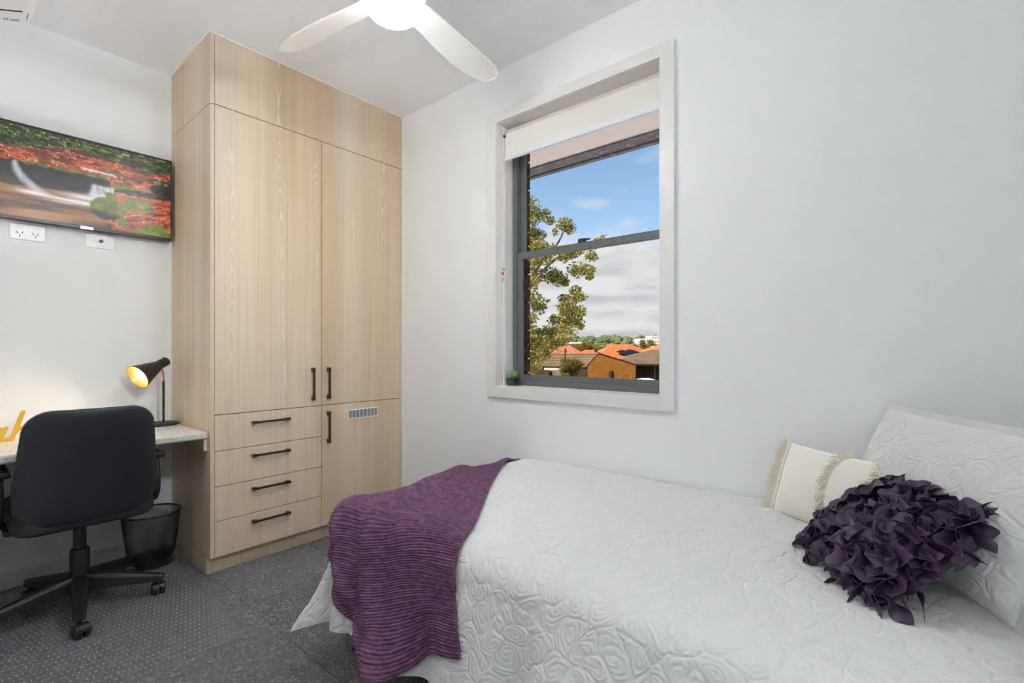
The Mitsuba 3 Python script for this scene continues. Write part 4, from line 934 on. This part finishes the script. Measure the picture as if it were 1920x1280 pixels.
obj('door', slab(yds([(2.35, 29.6, -3.2), (3.0, 29.6, -3.2), (3.0, 29.6, -.12), (2.35, 29.6, -.12)]), .05), 'mat_bark', ha)
# little shed in front of it
shd = 'garden_shed'
tag(shd, 'small grey garden shed with red gutter under the gum tree branches', 'shed')
obj('wall', trimesh.convex.convex_hull(yds([(.9, 25, -3.2), (1.55, 25, -3.2), (1.55, 27, -3.2), (.9, 27, -3.2), (.9, 25, .0), (1.55, 25, -.8), (1.55, 27, -.8), (.9, 27, .0)])), 'mat_ext_grey', shd)
obj('roof', slab(yds([(.5, 24.8, .55), (1.72, 24.8, -.90), (1.72, 27.2, -.90), (.5, 27.2, .55)]), .06), 'mat_grey_tile', shd)
obj('gutter', tube(yds([(.95, 24.75, .02), (1.75, 24.75, -.93)]), .04, 6), 'mat_red_tile', shd)
# brown hip roof house at the right with a dark veranda
hb = 'veranda_house'
tag(hb, 'house with a broad brown hip roof over a dark shaded veranda at right', 'house')
obj('roof', trimesh.convex.convex_hull(yds([(8.85, 39.5, .37), (16, 40.5, -.12), (10.0, 39.0, -.05), (12.2, 42, 1.14), (20, 43, 1.14), (20, 39.6, -.12), (9.6, 46, .2), (20, 47, .0)])), 'mat_brown_tile', hb)
obj('fascia', slab(yds([(9.9, 38.95, -.17), (20, 39.55, -.24), (20, 39.55, -.10), (9.9, 38.95, -.03)]), .05), 'mat_ext_dark', hb)
obj('wall', trimesh.convex.convex_hull(yds([(9.9, 41, -3.2), (20, 41.8, -3.2), (20, 46, -3.2), (9.9, 46, -3.2), (9.9, 41, .0), (20, 41.8, .0), (20, 46, .0), (9.9, 46, .0)])), 'mat_dark_brick', hb)
wv = obj('window', slab(yds([(10.75, 40.9, -1.2), (11.35, 40.95, -1.2), (11.35, 40.95, -.35), (10.75, 40.9, -.35)]), .06), 'mat_ext_dark', hb)
obj('pane', slab(yds([(10.80, 40.8, -1.15), (11.30, 40.85, -1.15), (11.30, 40.85, -.40), (10.80, 40.8, -.40)]), .03), 'mat_solar', wv)
for r_ in (11.75, 12.12): obj('post', slab(yds([(r_, 39.8, -3.2), (r_ + .09, 39.8, -3.2), (r_ + .09, 39.8, -.15), (r_, 39.8, -.15)]), .09), 'mat_bark', hb)
obj('awning', slab(yds([(9.2, 38.4, -.52), (9.75, 38.4, -.47), (9.75, 39.4, -.20), (9.2, 39.4, -.25)]), .04), 'mat_ext_white', hb)
# terracotta house with solar panels
hc = 'terracotta_house'
tag(hc, 'orange terracotta hip-roofed house with black solar panels on its roof', 'house')
obj('roof', trimesh.convex.convex_hull(yds([(10.2, 57, .55), (14.0, 54, -.70), (18.5, 58, .3), (12.5, 60, 1.80), (14.7, 60, 1.78), (10.5, 66, .4), (18, 66, .4)])), 'mat_terracotta', hc)
obj('wall', trimesh.convex.convex_hull(yds([(10.9, 57.5, -3.0), (14.0, 55.2, -3.0), (17.6, 58.4, -3.0), (17, 65, -3.0), (11, 65, -3.0), (10.9, 57.5, .2), (14.0, 55.2, -.6), (17.6, 58.4, .1), (17, 65, .2), (11, 65, .2)])), 'mat_orange_brick', hc)
A0, B0, C0 = yd(14.0, 54, -.70), yd(18.5, 58, .3), yd(14.7, 60, 1.78); D0 = yd(12.5, 60, 1.80)
nr = unit(np.cross(B0 - A0, C0 - A0)); nr = nr if nr[2] > 0 else -nr
ux_ = unit(B0 - A0); uy_ = unit(np.cross(nr, ux_)); uy_ = uy_ if uy_[2] > 0 else -uy_
def on_roof(px_, py_):
    """a point on the right-hand roof slope: along the eave, and up the slope (metres)"""
    return A0 + ux_ * px_ + uy_ * py_ + nr * .06
for (a0, a1, b0, b1, sh) in ((1.35, 2.55, 1.55, 3.6, -.25), (2.85, 4.1, 1.25, 3.3, -.45)):
    for k_ in range(2):
        h0, h1 = b0 + (b1 - b0) * k_ / 2 + .02, b0 + (b1 - b0) * (k_ + 1) / 2 - .02
        obj('solar_panel', slab([on_roof(a0 + sh * k_, h0), on_roof(a1 + sh * k_, h0), on_roof(a1 + sh * (k_ + 1), h1), on_roof(a0 + sh * (k_ + 1), h1)], -.06), 'mat_solar', hc)
obj('skylight', slab([D0 + (A0 - D0) * .62 + nr * .0 + np.array([-.3, .1, .12]), D0 + (A0 - D0) * .68 + np.array([-.3, .1, .12]), D0 + (A0 - D0) * .68 + np.array([-.1, .25, .14]), D0 + (A0 - D0) * .62 + np.array([-.1, .25, .14])], .08), 'mat_ext_grey', hc)
# lower roofs between
def hip_house(name, label, r0, r1, f0, dep, zb, ze, zr, roofm, wallm, group=None, cat_='house', inset=.3):
    k = key(name); tag(k, label, cat_, group)
    w = r1 - r0; i_ = w * inset
    obj('roof', trimesh.convex.convex_hull(yds([(r0, f0, ze), (r1, f0, ze), (r1, f0 + dep, ze), (r0, f0 + dep, ze), (r0 + i_, f0 + dep / 2, zr), (r1 - i_, f0 + dep / 2, zr)])), roofm, k)
    e_ = w * .05
    obj('wall', trimesh.convex.convex_hull(yds([(a, b, c) for a in (r0 + e_, r1 - e_) for b in (f0 + e_, f0 + dep - e_) for c in (zb, ze - .01)])), wallm, k)
    return k
hip_house('red_roof_house', 'house with a dusty red roof just left of the thin vent pipe', 4.6, 9.2, 62, 8, -3.0, .62, 1.78, 'mat_red_tile', 'mat_ext_pink')
h_ = hip_house('chimney_house', 'small orange roofed house with a dark chimney left of the solar panel house', 7.4, 10.1, 52, 4.0, -3.0, .62, 1.10, 'mat_terracotta', 'mat_orange_brick')
obj('chimney', slab(yds([(9.05, 52.6, .75), (9.32, 52.6, .75), (9.32, 52.6, 1.22), (9.05, 52.6, 1.22)]), .3), 'mat_ext_dark', h_)
hip_house('corner_house', 'pale orange tiled roof at the right edge of the window view', 14.4, 19.0, 48, 7, -3.0, .9, 1.72, 'mat_terracotta', 'mat_ext_cream')
# white office blocks on the hill
def block(label, r0, r1, f0, z0, z1, rows, cols):
    k = key('office_block'); tag(k, label, 'building')
    obj('wall', trimesh.convex.convex_hull(yds([(a, b, c) for a in (r0, r1) for b in (f0, f0 + 14) for c in (z0, z1)])), 'mat_ext_white', k)
    for i in range(rows):
        for j in range(cols):
            a = r0 + (r1 - r0) * (j + .2) / cols; c = z0 + (z1 - z0) * (i + .35) / rows; dw_, dh_ = (r1 - r0) / cols * .6, (z1 - z0) / rows * .4
            obj('window', slab(yds([(a, f0 - .1, c), (a + dw_, f0 - .1, c), (a + dw_, f0 - .1, c + dh_), (a, f0 - .1, c + dh_)]), .15), 'mat_vent_grey', k)
block('lower white office block on the far hill', 79.5, 87.0, 300, 2.5, 8.0, 2, 4)
block('taller white office block on the far hill at the right edge of the window', 87.4, 95.5, 302, 2.5, 9.6, 3, 5)
# scattered far houses
r5 = np.random.default_rng(5)
spots = [(-8 + 17 * .01 + i * 2.9 + r5.uniform(-1, 1), 118 + r5.uniform(-14, 60)) for i in range(17)]
spots = [(r_, f_ + 22 * (i_ % 3)) for i_, (r_, f_) in enumerate(spots)]
for i, (r_, f_) in enumerate(spots):
    z_ = terrain_z(f_); r_ = r_ * f_ / 118 + 14
    hip_house('far_house', 'tiny ' + ['white', 'pink', 'orange', 'grey', 'cream'][i % 5] + '-roofed house among the trees below the far hill', r_, r_ + r5.uniform(4, 7), f_, 6, z_ - .5, z_ + 1.3, z_ + 2.1, ['mat_ext_white', 'mat_ext_pink', 'mat_terracotta', 'mat_ext_grey', 'mat_ext_cream'][i % 5], ['mat_ext_cream', 'mat_ext_white'][i % 2], ['white', 'pink', 'orange', 'grey', 'cream'][i % 5] + '-roofed far houses')
wr_ = 'warehouse'
tag(wr_, 'long white-roofed building among the trees left of the brown tree', 'building')
obj('roof', slab(yds([(8.2, 96, 2.35), (14.5, 96, 2.55), (14.8, 104, 2.75), (8.2, 104, 2.6)]), .2), 'mat_ext_white', wr_)
obj('wall', trimesh.convex.convex_hull(yds([(a, b, c) for a in (8.4, 14.4) for b in (96.5, 103) for c in (-2.4, 2.3)])), 'mat_ext_grey', wr_)
# white car roof or awning just above the sill, and the neighbour's fence
aw = trimesh.creation.icosphere(3, 1.0); aw.vertices *= [.50, .9, .30]; aw.vertices[:, 2] = np.where(aw.vertices[:, 2] < 0, aw.vertices[:, 2] * .2, aw.vertices[:, 2]); aw.apply_translation(yd(5.50, 20, -.345))
k_ = key('shade_umbrella'); tag(k_, 'white domed garden umbrella at the right end of the window sill', 'umbrella')
obj('canopy', aw, 'mat_ext_white', k_, True); obj('pole', tube([yd(5.55, 20, -3.2), yd(5.55, 20, -.25)], .03, 8), 'mat_vent_grey', k_)
fn_ = 'wire_fence'; tag(fn_, 'thin wire fence in front of the orange brick wall', 'fence')
for r_ in (6.75, 7.45): obj('post', tube([yd(r_ * .9, 27, -3.2), yd(r_ * .9, 27, -.22)], .03, 6), 'mat_bark', fn_)
obj('wire', cat([tube([yd(5.0, 27, z_), yd(9.0, 27, z_)], .004, 4) for z_ in (-.30, -.42)]), 'mat_ext_dark', fn_)

struct('bounce_slab', bx(-14, 16, .4, 17, -3.3, -3.185), 'mat_ext_white', label='pale slab added below the window, out of view, to bounce light onto the eave')  # pale slab added to throw light up onto the soffit
# foliage
def leaves(centres, radii, n, size, seed, flat=.8, pad=0.0):
    r = np.random.default_rng(seed); centres, radii = np.asarray(centres, float), np.asarray(radii, float)
    w = radii ** 2.0; idx = r.choice(len(radii), n, p=w / w.sum())
    d = r.normal(size=(n, 3)); d /= np.linalg.norm(d, axis=1, keepdims=True); rad = r.random((n, 1)) ** .45
    c = centres[idx] + d * rad * radii[idx][:, None] * np.array([1, 1, flat])
    a = r.normal(size=(n, 3)); a[:, 2] *= .6; a /= np.linalg.norm(a, axis=1, keepdims=True); b = np.cross(a, r.normal(size=(n, 3))); b /= np.linalg.norm(b, axis=1, keepdims=True)
    s = size * r.uniform(.6, 1.25, (n, 1)); u, v = a * s, b * s * .42; nn = np.cross(a, b) * s * .18
    V = np.stack([c - u, c + v + nn, c + u, c - v + nn], 1).reshape(-1, 3); k = np.arange(n)[:, None] * 4
    return trimesh.Trimesh(V, np.vstack([k + [0, 1, 2], k + [0, 2, 3]]), process=False)
GT = 'gum_tree'
tag(GT, 'tall gum tree with sparse yellow-green leaves just outside the window at left', 'tree')
trunk = spline(yds([(-2.2, 12.0, -3.3), (-2.0, 11.9, -1.0), (-1.6, 11.7, .9), (-1.0, 11.4, 2.0), (-.5, 11.2, 2.6)]), 26)
obj('trunk', tube(trunk, np.linspace(.20, .09, 26), 10), 'mat_bark', GT, True)
br = [[(-.5, 11.2, 2.6, .085), (.30, 11.0, 2.45, .045), (.85, 10.8, 3.05, .036), (1.25, 10.7, 3.30, .030), (1.75, 10.5, 3.46, .022), (2.05, 10.4, 3.62, .010)],
      [(-.6, 11.25, 2.5, .06), (.42, 11.1, 2.75, .036), (.80, 11.2, 3.30, .032), (1.08, 11.2, 3.62, .026), (1.22, 11.2, 3.98, .020), (1.30, 11.2, 4.22, .010)],
      [(-1.0, 11.4, 2.0, .06), (.05, 11.4, 3.2, .034), (.38, 11.4, 3.72, .026), (.55, 11.3, 4.10, .016), (.62, 11.3, 4.30, .008)],
      [(-1.2, 11.5, 1.6, .06), (.30, 11.0, 1.10, .036), (.75, 10.9, 1.30, .030), (1.20, 10.8, 1.62, .022), (1.42, 10.8, 2.1, .014), (1.55, 10.8, 2.5, .007)],
      [(-1.3, 11.6, 1.3, .05), (.25, 11.2, .62, .03), (.65, 11.1, .85, .022), (.98, 11.0, 1.15, .012)]]
for b_ in br:
    b_ = np.array(b_); P_ = spline(yds(b_[:, :3]), 24); R_ = np.interp(np.linspace(0, 1, 24), np.linspace(0, 1, len(b_)), b_[:, 3])
    obj('branch', tube(P_, R_, 8), 'mat_bark', GT, True)
# leaf clumps: (across, up, radius) in metres around the branches
clumps = [(.52, 4.20, .17), (.73, 4.14, .14), (.90, 4.08, .10), (.46, 3.83, .19), (.66, 3.78, .14), (1.26, 4.06, .17), (1.40, 3.95, .13), (1.05, 3.88, .08), (.50, 3.40, .19), (.70, 3.38, .21), (.50, 3.12, .18), (.75, 3.15, .21), (.98, 3.32, .12), (1.30, 3.36, .18), (1.50, 3.40, .13), (1.62, 3.42, .10), (1.20, 3.20, .13), (1.88, 3.28, .13), (2.03, 3.56, .12), (1.90, 3.50, .11), (1.46, 2.45, .12),
          (.52, 2.78, .17), (.66, 2.88, .18), (.98, 2.88, .20), (1.14, 2.78, .19), (1.28, 2.70, .09), (1.55, 2.98, .19), (1.78, 2.92, .16), (1.88, 2.84, .09), (.48, 2.20, .22), (.66, 2.06, .14), (.46, 1.84, .14), (.82, 2.24, .06), (1.26, 2.30, .13), (1.44, 2.30, .16), (1.60, 2.28, .08), (1.20, 2.06, .16), (1.40, 2.06, .21), (1.56, 1.96, .13), (1.12, 1.76, .20), (1.46, 1.78, .18), (1.62, 1.66, .08), (1.00, 1.82, .12), (1.22, 1.52, .22), (.86, 1.52, .19), (.54, 1.50, .18),
          (.42, 1.20, .20), (.66, 1.24, .18), (.86, 1.18, .14), (1.06, 1.24, .12), (.46, .92, .16), (.62, .86, .15), (.80, 1.02, .12), (.40, .66, .15), (.60, .70, .10), (.36, 4.3, .25), (.30, 3.5, .3), (.25, 2.6, .3), (.2, 1.7, .3), (.1, .9, .3), (1.25, 1.30, .10), (1.02, 1.5, .16)]
r9 = np.random.default_rng(9)
cen = yds([(a * .985 - .02, 10.95 + r9.uniform(-.45, .45), b) for a, b, _ in clumps])
obj('foliage', leaves(cen, [c_[2] * 1.28 for c_ in clumps], 15000, .042, 31), 'mat_gum_leaf', GT, kind='stuff')
def bush(name, label, r, f, z0, w, h, n, size, m, seed, cat_='bush', group=None):
    k = key(name); tag(k, label, cat_, group)
    q = np.random.default_rng(seed); cs, ra = [], []
    for _ in range(22):
        t = q.random() ** .7; cs.append((r + q.normal() * w * .22 * (1.15 - t * .6), f + q.normal() * w * .22, z0 + h * (.15 + .75 * t))); ra.append(w * .24 * (1.1 - .4 * t))
    obj('foliage', leaves(yds(cs), ra, int(n * 1.6), size, seed, 1.0), m, k, kind='stuff')
    obj('trunk', tube([yd(r, f, z0 - 1.0), yd(r, f, z0 + h * .4)], w * .04, 7), 'mat_bark', k)
    return k
bush('round_bush', 'round olive-green bush in front of the grey roof beside the orange wall', 3.22, 26.5, -2.4, 1.75, 3.15, 5200, .060, 'mat_bush_leaf', 41)
bush('brown_tree', 'bronze-leaved tree rising behind the roofs left of the bright green one', 11.6, 76, -2.6, 5.2, 5.1, 4200, .16, 'mat_brown_leaf', 42, 'tree')
bush('green_tree', 'bright green leafy tree right beside the bronze-leaved tree', 14.2, 80, -2.6, 4.6, 4.6, 3600, .16, 'mat_green_leaf', 43, 'tree')
for i, (r_, f_, w_, h_2) in enumerate([(3.0, 46, 2.6, 4.4), (4.9, 48, 2.4, 4.2), (1.2, 44, 2.6, 4.5)]):
    bush('hedge_tree', 'bright green garden tree behind the gum tree branches', r_, f_, -3.1, w_, h_2, 2400, .10, 'mat_green_leaf', 50 + i, 'tree', 'garden trees behind the gum tree')
bush('corner_tree', 'small dark green tree beside the white blocks at the right window edge', 27.0, 96, -2.0, 4.2, 5.0, 2400, .16, 'mat_bush_leaf', 60, 'tree')
# hill trees
r6 = np.random.default_rng(6); ball = trimesh.creation.icosphere(3, 1.0)
protos_t = []
for i in range(6):
    b_ = ball.copy(); b_.vertices *= (1 + .9 * (meshkit.fbm(b_.vertices * 2.2 + i * 7, 3)[:, None] - .5) + .35 * (meshkit.noise(b_.vertices * 9 + i)[:, None] - .5)); protos_t.append(mikit.ply(b_, 'mat_hill_leaf', True))
stood = []
for i in range(420):
    if len(stood) > 130: break
    f_ = [520, 470, 420, 360, 260, 200][i % 6] + r6.uniform(-25, 25); r_ = (r6.uniform(.0, .345)) * f_
    base = terrain_z(f_); px_ = 960 + 903.8 * r_ / f_
    top = np.interp(px_, [960, 1040, 1075, 1100, 1140, 1165, 1200, 1240, 1300], [640, 638, 632, 626, 627, 630, 632, 632, 632]) + r6.uniform(-1, 4)
    hh = (1.127 + (655.25 - top) / 903.8 * 520 - terrain_z(520)) * r6.uniform(.7, 1.05) if i % 6 == 0 else r6.uniform(4.0, 7.0) * f_ / 520 + .8
    if f_ < 320 and r_ / f_ > .24: hh *= .45
    hh = max(hh, 1.5); w_ = max(hh * .55, 2.2) * r6.uniform(.8, 1.3) * (f_ / 520) ** .3
    here = yd(r_, f_, 0)[:2]
    if any(np.hypot(*(here - q[:2])) < 1.08 * (w_ + q[2]) for q in stood): continue
    stood.append(np.array([*here, w_]))
    put('hill_tree', protos_t[i % 6], None, T().translate(yd(r_, f_, base + hh * .42).tolist()).rotate([0, 0, 1], float(r6.uniform(0, 360))).scale([w_, w_, hh * .58]),
        label='grey-green tree in the band of trees along the far hill', cat='tree', group='trees on the far hill')
